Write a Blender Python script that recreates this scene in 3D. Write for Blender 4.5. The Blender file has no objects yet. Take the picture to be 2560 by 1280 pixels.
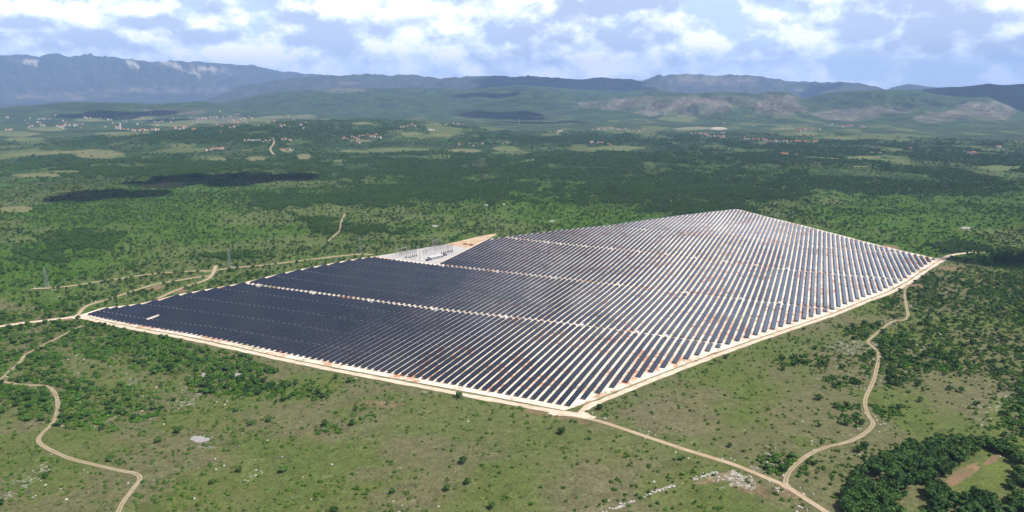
import bpy, math, random
import numpy as np
C = bpy.context.scene.collection
rnd = random.Random(7)
rng = np.random.default_rng(11)
# ------------------------------------------------------------------ camera model of the place
F = 1707.; PIT = math.radians(13.5); H = 250.
TH = 0.418119; C0 = -157.918; PK = 7.35854
CT, ST = math.cos(TH), math.sin(TH)
WTS = np.array([-8.7,-1.9,5.0,18.6,-37.5,56.9,-32.2,19.2,18.3,-13.4,28.9,-22.0,12.2,-9.1,33.7,-45.4,1.8,51.8,-84.8,62.0,-21.8,-26.2,38.0,-54.3,53.3,-31.1,16.5,-64.8,96.4,-43.9,-36.4,101.8,-84.6,46.8,17.7,-32.4,59.7,-65.1,40.9,-31.7,100.7,-163.1,123.5,-19.6,-79.8,96.4,-56.0,-1.9,17.2,-48.0,66.7,-44.6,27.1,-94.8,165.3,-148.8,54.4,60.1,-91.0,57.8,-16.5,13.7,17.5,-51.9,42.0,-15.7,65.8,-128.2,134.3,-58.7,-56.6,93.4,-69.5,43.7,-62.4,37.3,13.6,-24.1,1.1,-29.1,77.8,-89.6,33.8,66.8,-105.3,91.9,-79.3,107.1,-104.2,44.0,-7.2,4.4,14.6,-54.2,77.2,-46.8,-19.2,57.4,-57.9,69.0,-99.5,107.3,-62.1,18.9,-5.7,-6.0,38.9,-64.4,58.2,-20.2,0.6,0.7,-10.9,30.9,-52.8,29.2,-10.8,6.3,0.7,-22.3,45.6,-46.9,32.0,-22.5,28.2,-22.7,12.9,7.6,-0.5,-4.5,-5.3,3.3,8.9,-22.2,26.6,-19.6,17.7,-22.0,19.5,-15.5,1.6,-4.8,2.1,3.1,-2.3,-1.2,7.3,-8.5,7.5,-6.2,9.8,-7.0,8.3,-1.3,3.9,-2.2])
_gx, _gy = [a.ravel() for a in np.meshgrid(np.arange(-700, 900, 130.), np.arange(350, 1850, 130.))]

def ray(x, y):
    u = (x-1280)/F; v = (y-640)/F
    return u, math.cos(PIT)-v*math.sin(PIT), -(math.sin(PIT)+v*math.cos(PIT))

# ------------------------------------------------------------------ noise
def _hash(ix, iy, s):
    h = (ix*374761393 + iy*668265263 + s*1442695041) & 0xffffffff
    h = ((h ^ (h >> 13))*1274126177) & 0xffffffff
    return ((h ^ (h >> 16)) & 0xffff)/65535.
def vnoise(x, y, s=0):
    x = np.asarray(x, float); y = np.asarray(y, float)
    ix = np.floor(x).astype(np.int64); iy = np.floor(y).astype(np.int64)
    fx = x-ix; fy = y-iy
    fx = fx*fx*(3-2*fx); fy = fy*fy*(3-2*fy)
    a = _hash(ix, iy, s); b = _hash(ix+1, iy, s); c = _hash(ix, iy+1, s); d = _hash(ix+1, iy+1, s)
    return (a*(1-fx)+b*fx)*(1-fy)+(c*(1-fx)+d*fx)*fy
def fbm(x, y, o=4, s=0):
    t = 0; a = .5; n = 0
    for i in range(o):
        t = t+a*vnoise(x*2**i+i*17.3, y*2**i-i*9.1, s+i); n += a; a *= .55
    return t/n
def ridged(x, y, o=4, s=0):
    t = 0; a = .5; n = 0
    for i in range(o):
        t = t+a*(1-abs(2*vnoise(x*2**i+i*7.3, y*2**i-i*5.1, s+i)-1)); n += a; a *= .5
    return t/n
def sstep(a, b, x):
    t = np.clip((x-a)/(b-a), 0, 1); return t*t*(3-2*t)

# ------------------------------------------------------------------ terrain
RID = [  # crest distance, base distance, roughness, crest line
 (22000, 15500, .3, [(-900,150),(-400,140),(-100,150),(0,138),(60,136),(100,140),(140,133),(165,138),(180,140),(210,132),(240,136),(290,139),(330,149),(380,156),(440,153),(520,157),(600,163),(640,163),(680,174),(750,181),(830,187),(900,200),(1000,232)]),
 (15000, 12300, .10, [(480,236),(600,214),(700,198),(760,192),(850,186),(940,184),(985,187),(1030,184),(1080,194),(1150,208),(1250,234)]),
 (13500, 11400, .10, [(980,236),(1060,206),(1110,195),(1160,190),(1260,189),(1320,188),(1340,190),(1390,193),(1440,198),(1480,193),(1520,195),(1580,198),(1640,208),(1720,236)]),
 (16000, 14000, .4, [(1540,234),(1590,205),(1640,188),(1680,184),(1740,183),(1790,189),(1830,185),(1860,184),(1900,190),(1960,200),(2000,202),(2080,203),(2110,201),(2150,206),(2200,217),(2300,236)]),
 (20000, 18000, .08, [(2160,236),(2230,218),(2270,210),(2310,215),(2360,221),(2420,236)]),
 (11500, 9600, .10, [(2220,240),(2310,222),(2360,218),(2400,217),(2430,214),(2470,208),(2510,212),(2560,209),(2700,200),(2900,190),(3300,200)]),
 (10500, 6700, .2, [(430,285),(560,258),(640,240),(700,231),(760,226),(850,222),(950,219),(1060,218),(1150,221),(1250,217),(1300,212),(1400,221),(1480,225),(1560,227),(1640,224),(1700,232),(1800,240),(2000,260)]),
 (8300, 6300, .5, [(1400,285),(1440,268),(1500,251),(1560,245),(1620,238),(1700,233),(1780,231),(1860,233),(1890,236),(1920,228),(1960,227),(1990,236),(2030,252),(2080,270),(2140,288)]),
 (8900, 6500, .55, [(1950,285),(2010,246),(2070,229),(2130,225),(2200,223),(2300,226),(2360,236),(2400,241),(2470,241),(2500,256),(2560,285),(2640,312)]),
 (8500, 7000, .10, [(-700,300),(-300,290),(0,272),(100,263),(150,257),(200,255),(300,258),(370,260),(430,256),(500,252),(560,262),(640,280)]),
 (4300, 3000, .05, [(200,362),(330,338),(430,330),(520,322),(600,317),(680,309),(760,305),(900,304),(1000,306),(1100,312),(1200,322),(1330,340)]),
]
_R = []
for D, D0, ro, pr in RID:
    az = []; zz = []
    for x, y in pr:
        dx, dy, dz = ray(x, y); hl = math.hypot(dx, dy)
        az.append(math.atan2(dx, dy)); zz.append(max(0., H + D*dz/hl))
    zz[0] = 0; zz[-1] = 0
    if pr[0][0] < -200: zz[0] = zz[1]
    if pr[-1][0] > 3000: zz[-1] = zz[-2]
    _R.append((D, D0, ro, np.array(az), np.array(zz)))
def zfar(X, Y):
    r = np.hypot(X, Y); a = np.arctan2(X, Y)
    acc = np.zeros_like(r)
    if (r > 2900).any():
        wob = 1+.05*(fbm(X/1500., Y/1500., 3, 40)-.5); rr = r*wob
        n = .7*(ridged(X/1100., Y/1100., 5, 60)-.55)+.5*(ridged(X/330., Y/330., 4, 160)-.55)+.2*(ridged(X/150., Y/150., 2, 260)-.5)
        for D, D0, ro, az, zz in _R:
            c = np.interp(a, az, zz)
            if D > 12000: c = c*(1+.10*(ridged(a*70., a*0+D/999., 4, 9)-.62))
            f = sstep(D0, D, rr)*(1-.75*sstep(D, D+(D-D0)*1.3, rr))
            acc = np.maximum(acc, c*f**(1.5 if D == 22000 else .8)*(1-ro*3.6*np.clip(.30-n, 0, 1)*(1-sstep(D*.90, D*.99, rr)*.92)))
    und = sstep(1900, 3600, r)*(fbm(X/900., Y/900., 3, 5)-.5)*34
    return acc+und
def znear(X, Y):
    X = np.atleast_1d(np.asarray(X, float)); Y = np.atleast_1d(np.asarray(Y, float))
    o = np.zeros(X.shape)
    m = (np.abs(X) < 1500) & (Y > -200) & (Y < 2500)
    if m.any():
        xs = X[m]; ys = Y[m]; t = np.zeros(xs.shape)
        for gx, gy, w in zip(_gx, _gy, WTS):
            t += w*np.exp(-((xs-gx)**2+(ys-gy)**2)/45000.)
        o[m] = t
    return o
def zt(X, Y):
    X = np.atleast_1d(np.asarray(X, float)); Y = np.atleast_1d(np.asarray(Y, float))
    o = znear(X, Y); m = np.hypot(X, Y) > 1900
    if m.any(): o[m] += zfar(X[m], Y[m])
    return o
def at(x, y):
    """where the sight line through a photo point meets the terrain"""
    dx, dy, dz = ray(x, y); hl = math.hypot(dx, dy); dx /= hl; dy /= hl; dz /= hl
    for rs in (np.arange(300, 2900, 10.), np.geomspace(2900, 9000, 160), np.geomspace(9000, 30000, 260)):
        g = zt(dx*rs, dy*rs)-(H+dz*rs)
        if (g > 0).any(): i = int(np.argmax(g > 0)); break
    else: i = len(rs)-1
    a, b = rs[max(i-1, 0)], rs[i]
    for _ in range(14):
        m = (a+b)/2
        if zt(dx*m, dy*m)[0] > H+dz*m: b = m
        else: a = m
    m = (a+b)/2
    return dx*m, dy*m, float(zt(dx*m, dy*m)[0])
def proj(X, Y, Z):
    c, s = math.cos(PIT), math.sin(PIT)
    dz = Z-H; dep = Y*c-dz*s; up = Y*s+dz*c
    dep = np.where(dep < 1, 1, dep)
    return 1280+F*X/dep, 640-F*up/dep
def cs(k, s):
    c = C0+PK*k
    return c*CT+s*ST, -c*ST+s*CT
def kss(X, Y):
    return ((X*CT-Y*ST)-C0)/PK, X*ST+Y*CT

# ------------------------------------------------------------------ the field plan (k = row number, s = metres along the rows)
LO = [(-82,489),(-40,474),(0,461),(1,477),(10,611),(20,763),(26,850),(30,914),(34,971),(38,1042),(42,1127),(46,1206)]
HI = [(-82,508),(-79.7,523),(-78,540),(-77,558),(-76.4,578),(-75,596),(-72.6,629),(-71.4,645),(-70,685),(-68.6,728),(-66.6,766),(-64.7,805),(-62.7,838),(-61.6,849)]
HI2 = [(-46,1028),(-43,1068),(-35,1153),(-26.5,1228),(-20.3,1308),(-12.4,1418),(-5.2,1497),(0.5,1552),(3,1540),(20,1423),(26,1376),(30,1347),(34,1315),(38,1285),(42,1250),(46,1216)]
def lo(k): return float(np.interp(k, *zip(*LO)))
def hi(k):
    if k <= -61: return float(np.interp(k, *zip(*HI)))
    if k < -46: return 848.5
    return float(np.interp(k, *zip(*HI2)))
SA, SB, SC = 655., 852.5, 1053.5
def sD(k): return 1221. if k < 2.6 else 1249.5
poly_ks = [(-82.6,487)]+[(k, s-7) for k, s in LO[1:3]]+[(k+.45, s-7) for k, s in LO[3:]]+[(47.6,1213)]
poly_ks += [(k+.3, s+9) for k, s in HI2[::-1]]+[(-47, 1035), (-47.6, 861), (-61.9, 858)]+[(k-.6, s+7) for k, s in HI[::-1]]
POLY = np.array([cs(k, s) for k, s in poly_ks])
def inpoly(X, Y, P):
    c = np.zeros(X.shape, bool); n = len(P)
    for i in range(n):
        x1, y1 = P[i]; x2, y2 = P[(i+1) % n]
        if y1 == y2: continue
        c ^= ((y1 > Y) != (y2 > Y)) & (X < (x2-x1)*(Y-y1)/(y2-y1)+x1)
    return c
def dline(X, Y, L):
    d = np.full(X.shape, 1e9)
    for (x1, y1), (x2, y2) in zip(L[:-1], L[1:]):
        vx, vy = x2-x1, y2-y1; q = vx*vx+vy*vy+1e-9
        t = np.clip(((X-x1)*vx+(Y-y1)*vy)/q, 0, 1)
        d = np.minimum(d, np.hypot(X-x1-t*vx, Y-y1-t*vy))
    return d

# ------------------------------------------------------------------ object helpers
def tag(o, label=None, cat=None, group=None, kind=None):
    if label: o['label'] = label
    if cat: o['category'] = cat
    if group: o['group'] = group
    if kind: o['kind'] = kind
    return o
def empty(name, loc=(0,0,0), rz=0.):
    o = bpy.data.objects.new(name, None); C.objects.link(o)
    o.location = loc; o.rotation_euler = (0, 0, rz); o.empty_display_size = .5
    return o
class MB:
    def __init__(s): s.v = []; s.f = []; s.m = []; s.uv = []
    def quad(s, pts, mi=0, uv=None):
        b = len(s.v); s.v += [tuple(p) for p in pts]; s.f.append(tuple(range(b, b+len(pts)))); s.m.append(mi)
        s.uv += list(uv) if uv else [(0., 0.)]*len(pts)
    def hexa(s, p, mi=0, mtop=None, uvt=None):
        """p: four bottom then four top corners"""
        s.quad([p[3], p[2], p[1], p[0]], mi)
        s.quad(p[4:8], mi if mtop is None else mtop, uvt)
        for i in range(4):
            j = (i+1) % 4; s.quad([p[i], p[j], p[4+j], p[4+i]], mi)
    def box(s, cx, cy, z0, z1, sx, sy, rz=0., mi=0, taper=1.):
        c, q = math.cos(rz), math.sin(rz); P = []
        for z, t in ((z0, 1.), (z1, taper)):
            for a, b in ((-1,-1),(1,-1),(1,1),(-1,1)):
                x = a*sx/2*t; y = b*sy/2*t
                P.append((cx+x*c-y*q, cy+x*q+y*c, z))
        s.hexa(P, mi)
    def bar(s, a, b, w, w2=None, mi=0, n=4):
        a = np.array(a, float); b = np.array(b, float); d = b-a; L = np.linalg.norm(d); d = d/L
        u = np.cross(d, (0, 0, 1.)) if abs(d[2]) < .9 else np.cross(d, (0, 1., 0)); u /= np.linalg.norm(u); v = np.cross(d, u)
        w2 = w if w2 is None else w2; A = []; B = []
        for i in range(n):
            t = 2*math.pi*(i+.5)/n; e = u*math.cos(t)+v*math.sin(t)
            A.append(a+e*w); B.append(b+e*w2)
        for i in range(n):
            j = (i+1) % n; s.quad([A[i], A[j], B[j], B[i]], mi)
        s.quad(A[::-1], mi); s.quad(B, mi)
    def mesh(s, name, mats):
        me = bpy.data.meshes.new(name); me.from_pydata(s.v, [], s.f)
        for m in mats: me.materials.append(m)
        if len(mats) > 1: me.polygons.foreach_set('material_index', s.m)
        uv = me.uv_layers.new(name='UVMap'); uv.data.foreach_set('uv', np.array(s.uv, 'f').ravel())
        me.update(); return me
    def obj(s, name, mats, parent=None):
        if not isinstance(mats, (list, tuple)): mats = [mats]
        o = bpy.data.objects.new(name, s.mesh(name, mats)); C.objects.link(o); o.parent = parent
        return o
def put(name, me, parent=None):
    o = bpy.data.objects.new(name, me); C.objects.link(o); o.parent = parent; return o

# ------------------------------------------------------------------ materials
class NT:
    def __init__(s, nt): s.t = nt; nt.nodes.clear()
    def n(s, typ, **kw):
        o = s.t.nodes.new(typ)
        for k, v in kw.items():
            if k == 'inp':
                for a, b in v.items():
                    if isinstance(b, bpy.types.NodeSocket): s.t.links.new(b, o.inputs[a])
                    else: o.inputs[a].default_value = b
            else: setattr(o, k, v)
        return o
    def l(s, a, b): s.t.links.new(a, b)
    def math(s, op, a, b=0., clamp=False, c=None):
        o = s.t.nodes.new('ShaderNodeMath'); o.operation = op; o.use_clamp = clamp
        for i, q in enumerate((a, b) if c is None else (a, b, c)):
            if isinstance(q, bpy.types.NodeSocket): s.l(q, o.inputs[i])
            else: o.inputs[i].default_value = q
        return o.outputs[0]
    def mix(s, f, a, b, mode='MIX'):
        o = s.t.nodes.new('ShaderNodeMix'); o.data_type = 'RGBA'; o.blend_type = mode
        for i, q in ((0, f), (6, a), (7, b)):
            if isinstance(q, bpy.types.NodeSocket): s.l(q, o.inputs[i])
            else: o.inputs[i].default_value = (q if i == 0 else (*q, 1.)[:4])
        return o.outputs[2]
    def rng(s, x, a, b, c=0., d=1., typ='SMOOTHSTEP'):
        o = s.t.nodes.new('ShaderNodeMapRange'); o.interpolation_type = typ
        s.l(x, o.inputs[0])
        for i, q in enumerate((a, b, c, d)): o.inputs[i+1].default_value = q
        return o.outputs[0]
    def noise(s, vec, scale, detail=3., rough=.55, dist=0.):
        o = s.t.nodes.new('ShaderNodeTexNoise'); s.l(vec, o.inputs['Vector'])
        o.inputs['Scale'].default_value = scale; o.inputs['Detail'].default_value = detail
        o.inputs['Roughness'].default_value = rough; o.inputs['Distortion'].default_value = dist
        return o.outputs[0]
def mat(name):
    m = bpy.data.materials.new(name); m.use_nodes = True; return m, NT(m.node_tree)
def finish(t, col, rough=.9, bump=None, spec=.2, metal=0.):
    b = t.n('ShaderNodeBsdfPrincipled')
    if isinstance(col, bpy.types.NodeSocket): t.l(col, b.inputs['Base Color'])
    else: b.inputs['Base Color'].default_value = (*col, 1)
    if isinstance(rough, bpy.types.NodeSocket): t.l(rough, b.inputs['Roughness'])
    else: b.inputs['Roughness'].default_value = rough
    b.inputs['Specular IOR Level'].default_value = spec; b.inputs['Metallic'].default_value = metal
    if bump is not None: t.l(bump, b.inputs['Normal'])
    o = t.n('ShaderNodeOutputMaterial'); t.l(b.outputs[0], o.inputs[0]); return b
def flat(name, col, rough=.8, spec=.3, metal=0., var=.25, scale=.6):
    m, t = mat(name); g = t.n('ShaderNodeNewGeometry')
    n = t.noise(g.outputs['Position'], scale, 4.)
    k = t.rng(n, .3, .7, 1-var, 1+var, 'LINEAR')
    cc = t.n('ShaderNodeVectorMath', operation='SCALE'); cc.inputs[0].default_value = col; t.l(k, cc.inputs['Scale'])
    finish(t, cc.outputs[0], rough, None, spec, metal); return m

def ground_material():
    m, t = mat('karst_ground')
    pos = t.n('ShaderNodeNewGeometry').outputs['Position']
    col = t.n('ShaderNodeAttribute', attribute_name='base').outputs['Color']
    aux = t.n('ShaderNodeSeparateColor'); t.l(t.n('ShaderNodeAttribute', attribute_name='aux').outputs['Color'], aux.inputs[0])
    rock, wood, smooth = aux.outputs[0], aux.outputs[1], aux.outputs[2]
    n1 = t.noise(pos, .55, 5., .7); n2 = t.noise(pos, .035, 4., .6); n3 = t.noise(pos, .16, 5., .65)
    k = t.rng(n1, .28, .72, .48, 1.52, 'LINEAR'); k = t.math('MULTIPLY', k, t.rng(n3, .3, .7, .72, 1.28, 'LINEAR'))
    c = t.n('ShaderNodeVectorMath', operation='SCALE'); t.l(col, c.inputs[0]); t.l(k, c.inputs['Scale']); c = c.outputs[0]
    # drier and greener drifts
    c = t.mix(t.math('MULTIPLY', t.rng(n2, .45, .7), t.math('SUBTRACT', .34, t.math('MULTIPLY', smooth, .34))), c, t.mix(.55, c, (.20, .165, .085)))
    c = t.mix(t.math('MULTIPLY', t.rng(t.noise(pos, .012, 3.), .5, .7), .45), c, t.mix(.5, c, (.085, .115, .035)))
    # canopy mottling of far woodland: single crowns, light and dark kinds
    vo = t.n('ShaderNodeTexVoronoi', feature='F1'); t.l(pos, vo.inputs['Vector']); vo.inputs['Scale'].default_value = .085
    sp = t.n('ShaderNodeSeparateColor'); t.l(vo.outputs['Color'], sp.inputs[0])
    w = t.rng(sp.outputs[0], 0., 1., .35, 1.5, 'LINEAR')
    w = t.math('MULTIPLY', w, t.rng(t.noise(pos, .02, 5., .7), .3, .7, .55, 1.4, 'LINEAR'))
    w = t.math('MULTIPLY', w, t.rng(t.noise(pos, .0045, 5., .62), .36, .64, .5, 1.5, 'LINEAR'))  # relief shading of the far hills put into the colour as broad mottling
    cw = t.n('ShaderNodeVectorMath', operation='SCALE'); t.l(c, cw.inputs[0]); t.l(w, cw.inputs['Scale'])
    c = t.mix(wood, c, cw.outputs[0])
    # bare limestone showing through
    r1 = t.noise(pos, .42, 6., .75); r2 = t.noise(pos, .02, 6., .72)
    rr = t.math('ADD', t.math('MULTIPLY', t.math('SUBTRACT', r1, .5), 1.2), t.math('MULTIPLY', t.math('SUBTRACT', r2, .5), 1.6))
    rm = t.rng(t.math('ADD', rr, rock), .62, .80)
    c = t.mix(t.math('MULTIPLY', rm, .85), c, t.mix(t.rng(n1, .35, .65), (.30, .28, .26), (.50, .47, .44)))
    bh = t.math('ADD', t.math('MULTIPLY', n1, .6), t.math('MULTIPLY', t.math('MULTIPLY', wood, t.math('SUBTRACT', 1., vo.outputs['Distance'])), 5.))
    bp = t.n('ShaderNodeBump'); bp.inputs['Strength'].default_value = .9; bp.inputs['Distance'].default_value = 1.; t.l(bh, bp.inputs['Height'])
    finish(t, c, .95, bp.outputs[0], .1)
    return m
def pad_material():
    m, t = mat('crushed_limestone_field')
    pos = t.n('ShaderNodeNewGeometry').outputs['Position']
    n1 = t.noise(pos, .9, 5., .7); n2 = t.noise(pos, .05, 4., .6)
    c = t.mix(t.rng(n2, .35, .65), (.84, .74, .64), (.72, .59, .47))
    c = t.mix(t.rng(n1, .3, .7), t.mix(.15, c, (.45, .35, .25)), t.mix(.3, c, (.85, .80, .74)))
    rm = t.math('MULTIPLY', t.rng(t.noise(pos, .022, 4., .6, 1.), 0.50, .60), t.rng(t.noise(pos, .16, 4., .7), .40, .58))
    c = t.mix(t.math('MULTIPLY', rm, .85), c, (.46, .17, .07))
    mp = t.n('ShaderNodeMapping'); t.l(pos, mp.inputs[0]); mp.inputs['Location'].default_value = (311, 97, 0)
    gm = t.math('MULTIPLY', t.rng(t.noise(mp.outputs[0], .016, 4., .6, 1.), .56, .66), t.rng(t.noise(mp.outputs[0], .25, 5., .75), .42, .56))
    c = t.mix(t.math('MULTIPLY', gm, .7), c, (.16, .19, .055))
    wd = t.rng(t.noise(mp.outputs[0], .5, 4., .8), .6, .68)
    c = t.mix(t.math('MULTIPLY', wd, .35), c, (.25, .25, .12))
    finish(t, c, .95, None, .1); return m
def road_material(name, a, b, rut=False, weeds=.3):
    m, t = mat(name); pos = t.n('ShaderNodeNewGeometry').outputs['Position']
    c = t.mix(t.rng(t.noise(pos, .12, 5., .7), .35, .65), a, b)
    c = t.mix(t.rng(t.noise(pos, 1.3, 4., .7), .35, .7, 0, .3), c, (.35, .27, .2))
    c = t.mix(t.rng(t.noise(pos, .05, 5., .7), .5, .68, 0, .5), c, (.38, .25, .15))
    uv = t.n('ShaderNodeSeparateXYZ'); t.l(t.n('ShaderNodeUVMap').outputs[0], uv.inputs[0]); v = uv.outputs[1]
    if rut:
        e = t.math('ABSOLUTE', t.math('SUBTRACT', v, .5))
        f = t.rng(e, .05, .16, 1., 0.)
        f = t.math('MULTIPLY', f, t.rng(t.noise(pos, .1, 4.), .3, .55, .2, .85))
        c = t.mix(f, c, (.16, .16, .07))
        f2 = t.math('MULTIPLY', t.rng(e, .36, .5), t.rng(t.noise(pos, .4, 4.), .35, .6, .2, .9))
        c = t.mix(f2, c, (.15, .16, .07))
    finish(t, c, .95, None, .1); return m
def panel_material():
    m, t = mat('solar_glass'); 
    uv = t.n('ShaderNodeSeparateXYZ'); t.l(t.n('ShaderNodeUVMap').outputs[0], uv.inputs[0]); u, v = uv.outputs[0], uv.outputs[1]
    pos = t.n('ShaderNodeNewGeometry').outputs['Position']
    fu = t.math('FRACT', u); fv = t.math('FRACT', t.math('MULTIPLY', v, 2.))
    eu = t.math('MINIMUM', fu, t.math('SUBTRACT', 1., fu)); ev = t.math('MINIMUM', fv, t.math('SUBTRACT', 1., fv))
    fr = t.math('MAXIMUM', t.math('LESS_THAN', eu, .012), t.math('LESS_THAN', ev, .022))
    rn = t.n('ShaderNodeTexWhiteNoise', noise_dimensions='2D')
    cell = t.n('ShaderNodeCombineXYZ'); t.l(t.math('FLOOR', u), cell.inputs[0]); t.l(t.math('FLOOR', t.math('MULTIPLY', v, 2.)), cell.inputs[1])
    t.l(cell.outputs[0], rn.inputs['Vector'])
    c = t.mix(rn.outputs[0], (.005, .007, .016), (.008, .012, .026))
    c = t.mix(t.rng(t.noise(pos, .3, 3.), .4, .8, 0., .06), c, (.10, .10, .11))
    c = t.mix(fr, c, (.13, .15, .20))
    b = finish(t, c, .07, None, .5); b.inputs['IOR'].default_value = 1.85
    return m
def foliage_material(name, dark, light, dry=(.13, .13, .06), dryf=.3):
    m, t = mat(name)
    pos = t.n('ShaderNodeNewGeometry').outputs['Position']; oi = t.n('ShaderNodeObjectInfo').outputs['Random']
    c = t.mix(oi, dark, light)
    c = t.mix(t.rng(t.noise(pos, .010, 3.), .42, .62), c, t.mix(.5, c, light))
    c = t.mix(t.rng(t.noise(pos, .018, 4., .6), .5, .66, 0., dryf), c, dry)
    k = t.rng(t.noise(pos, .9, 3.), .3, .7, .7, 1.3, 'LINEAR')
    cc = t.n('ShaderNodeVectorMath', operation='SCALE'); t.l(c, cc.inputs[0]); t.l(k, cc.inputs['Scale'])
    finish(t, cc.outputs[0], .7, None, .15); return m
M = dict(
 ground=ground_material(), pad=pad_material(),
 road=road_material('limestone_road', (.74,.64,.52), (.62,.49,.37)),
 verge=flat('weedy_ditch', (.19,.19,.10), .95, .1, 0, .5, .5),
 dirt=road_material('dirt_road', (.46,.37,.26), (.40,.29,.19)),
 track=road_material('rutted_track', (.40,.33,.23), (.33,.26,.17), True),
 gravel=flat('grey_gravel', (.46,.44,.43), .95, .1, 0, .12, .3),
 sand=road_material('sandy_lot', (.60,.49,.36), (.46,.29,.17)),
 pond=flat('dry_pan_stone', (.33,.31,.31), .9, .1, 0, .2, .5),
 red=road_material('red_earth', (.20,.11,.065), (.12,.12,.05)),
 heap=flat('red_soil_heap', (.24,.11,.06), .95, .1, 0, .3), panel=panel_material(), back=flat('panel_backsheet', (.10,.10,.11), .7, .2),
 steel=flat('galvanised_steel', (.38,.39,.41), .5, .4, .5), dsteel=flat('weathered_steel', (.16,.17,.19), .5, .4, .4),
 white=flat('white_render', (.60,.59,.57), .8, .2), cream=flat('cream_render', (.60,.52,.42), .85, .2),
 roofred=flat('red_tiles', (.42,.16,.09), .9, .2, 0, .35), roofgrey=flat('grey_sheet_roof', (.55,.55,.57), .6, .3), dark=flat('dark_opening', (.03,.03,.035), .4, .4),
 bark=flat('bark', (.10,.075,.05), .95, .1), rock=flat('limestone', (.42,.39,.36), .9, .1, 0, .35),
 shrub=foliage_material('scrub_leaves', (.034,.092,.010), (.088,.188,.022), (.15,.165,.06), .5),
 oak=foliage_material('oak_leaves', (.020,.056,.012), (.064,.132,.026), (.08,.12,.03), .2),
 insul=flat('porcelain', (.20,.12,.10), .3, .5), cloud=flat('cloud_white', (.85,.85,.87), 1., 0., 0, .05, .002),
)

# ------------------------------------------------------------------ what grows and lies where (photo-point ellipses, laid on the terrain)
def blob(px, py, L, ns=.35, seed=3):
    """0..1 membership of ellipses (cx, cy, rx, ry[, tilt]) with a ragged rim"""
    wob = (fbm(px/28., py/9., 3, seed)-.5)*2*ns
    o = np.zeros(px.shape)
    for e in L:
        cx, cy, rx, ry = e[:4]; sl = e[4] if len(e) > 4 else 0.
        d = np.sqrt(((px-cx)/rx)**2+((py-cy-sl*(px-cx))/ry)**2)+wob
        o = np.maximum(o, 1-sstep(.82, 1.12, d))
    return o
FIELDS = [(95,384,120,5,-.05),(250,386,60,14),(760,393,20,8),(640,397,25,6),(545,399,20,5),(720,376,16,6),(900,379,55,4),(1000,374,75,5),(1160,377,40,5),(1265,372,32,8),(1540,371,75,6),
 (1030,335,26,5),(1100,337,32,3),(905,309,28,4),(2060,396,62,3,.05),(2180,398,85,4,.06),(2170,393,40,3),(40,523,45,8),(400,465,62,7,-.08),(760,291,36,5),(690,293,40,4),(650,300,30,4),(2150,417,22,2),(2230,374,26,2),
 (2090,345,60,3),(2500,420,60,7),(40,335,60,6),(120,322,50,6),(60,348,50,5),(300,334,70,4),(430,312,60,5),(340,295,60,6),(500,305,60,4),(1700,296,50,7),(1960,322,30,4),(2020,335,30,5),(230,300,50,4),(900,352,30,3),(845,402,22,3),(600,300,40,3),(1440,386,12,2),(1320,402,22,4,-.2),(90,438,60,6),(160,430,50,5)]
PALE = [(1795,321,22,3.6,.02)]
PALE2 = [(1735,321,52,3.6,-.02)]
ROCKS = [(1560,262,110,14),(1700,264,150,24),(1800,255,90,16),(1945,262,62,30),(2460,280,75,26),(2350,290,70,14),(2130,285,80,16),(2230,275,60,10),(400,226,170,7),(150,240,140,10),(450,277,80,8),(560,300,80,8),(850,226,60,5),(1740,203,70,16),(1840,205,60,12),(2050,225,60,4),(520,172,60,6,.06),(400,160,40,5,.3),(60,152,40,4),(560,182,90,4),(1320,202,20,3),(1520,212,50,8),(880,206,60,4)]
KARST = [(300,960,330,110),(120,1200,260,60),(560,1080,120,50),(620,1180,160,40),(900,935,50,12),(480,700,70,16),(1100,975,60,22),(1500,600,60,20),(1130,600,70,22),(1250,540,90,16),(800,520,90,20),(560,560,80,25),
 (2080,460,120,14),(2200,500,200,22),(2350,560,200,30),(1720,1130,130,50),(1980,1150,130,40),(2300,800,160,50),(2480,1020,60,60),(2200,900,200,60),(1800,1200,120,30),(1620,1230,120,18,-.25),(1350,480,120,16),(700,600,120,26),(760,655,180,14,-.12),(300,690,220,12,-.1),(900,1230,200,60),(2150,1160,60,40)]
DENSE = [(900,925,60,14,.2),(690,980,130,28),(560,960,90,30),(200,1010,190,60),(340,1030,90,26),(60,965,130,60),(40,870,140,60),(320,870,260,50,.2),(560,905,120,26,.2),(100,800,160,18),(820,1075,34,14),(1960,1160,90,30),(2120,1040,50,26),(2190,1030,60,20),(2300,740,120,60),(2480,700,120,90),(2420,860,160,80),(2540,900,60,160),(2540,1080,40,60),(2160,830,60,22),(2030,900,60,16),(2100,960,50,20),(1960,905,40,14),(2250,900,100,70),(2480,780,110,60),(300,790,220,40),(200,720,300,40),(430,745,120,20)]
WOODS = [(1000,420,300,34),(1120,470,260,36),(900,500,150,18),(1700,470,330,44),(2050,455,250,22),(2300,470,260,22),(1750,520,180,18),(300,420,330,26),(200,600,90,24),(110,640,80,18),(900,575,90,14),(700,500,120,22),(1400,430,200,30),(250,320,260,14),(600,340,380,22),(1500,350,300,14),(1500,400,250,18),(2400,620,80,18),(2200,440,300,14),(2000,380,300,30),(2400,400,200,40),(1240,610,60,6),(800,560,60,14),(560,640,60,10),(1950,560,120,12,.2),(2540,640,60,26)]
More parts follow.
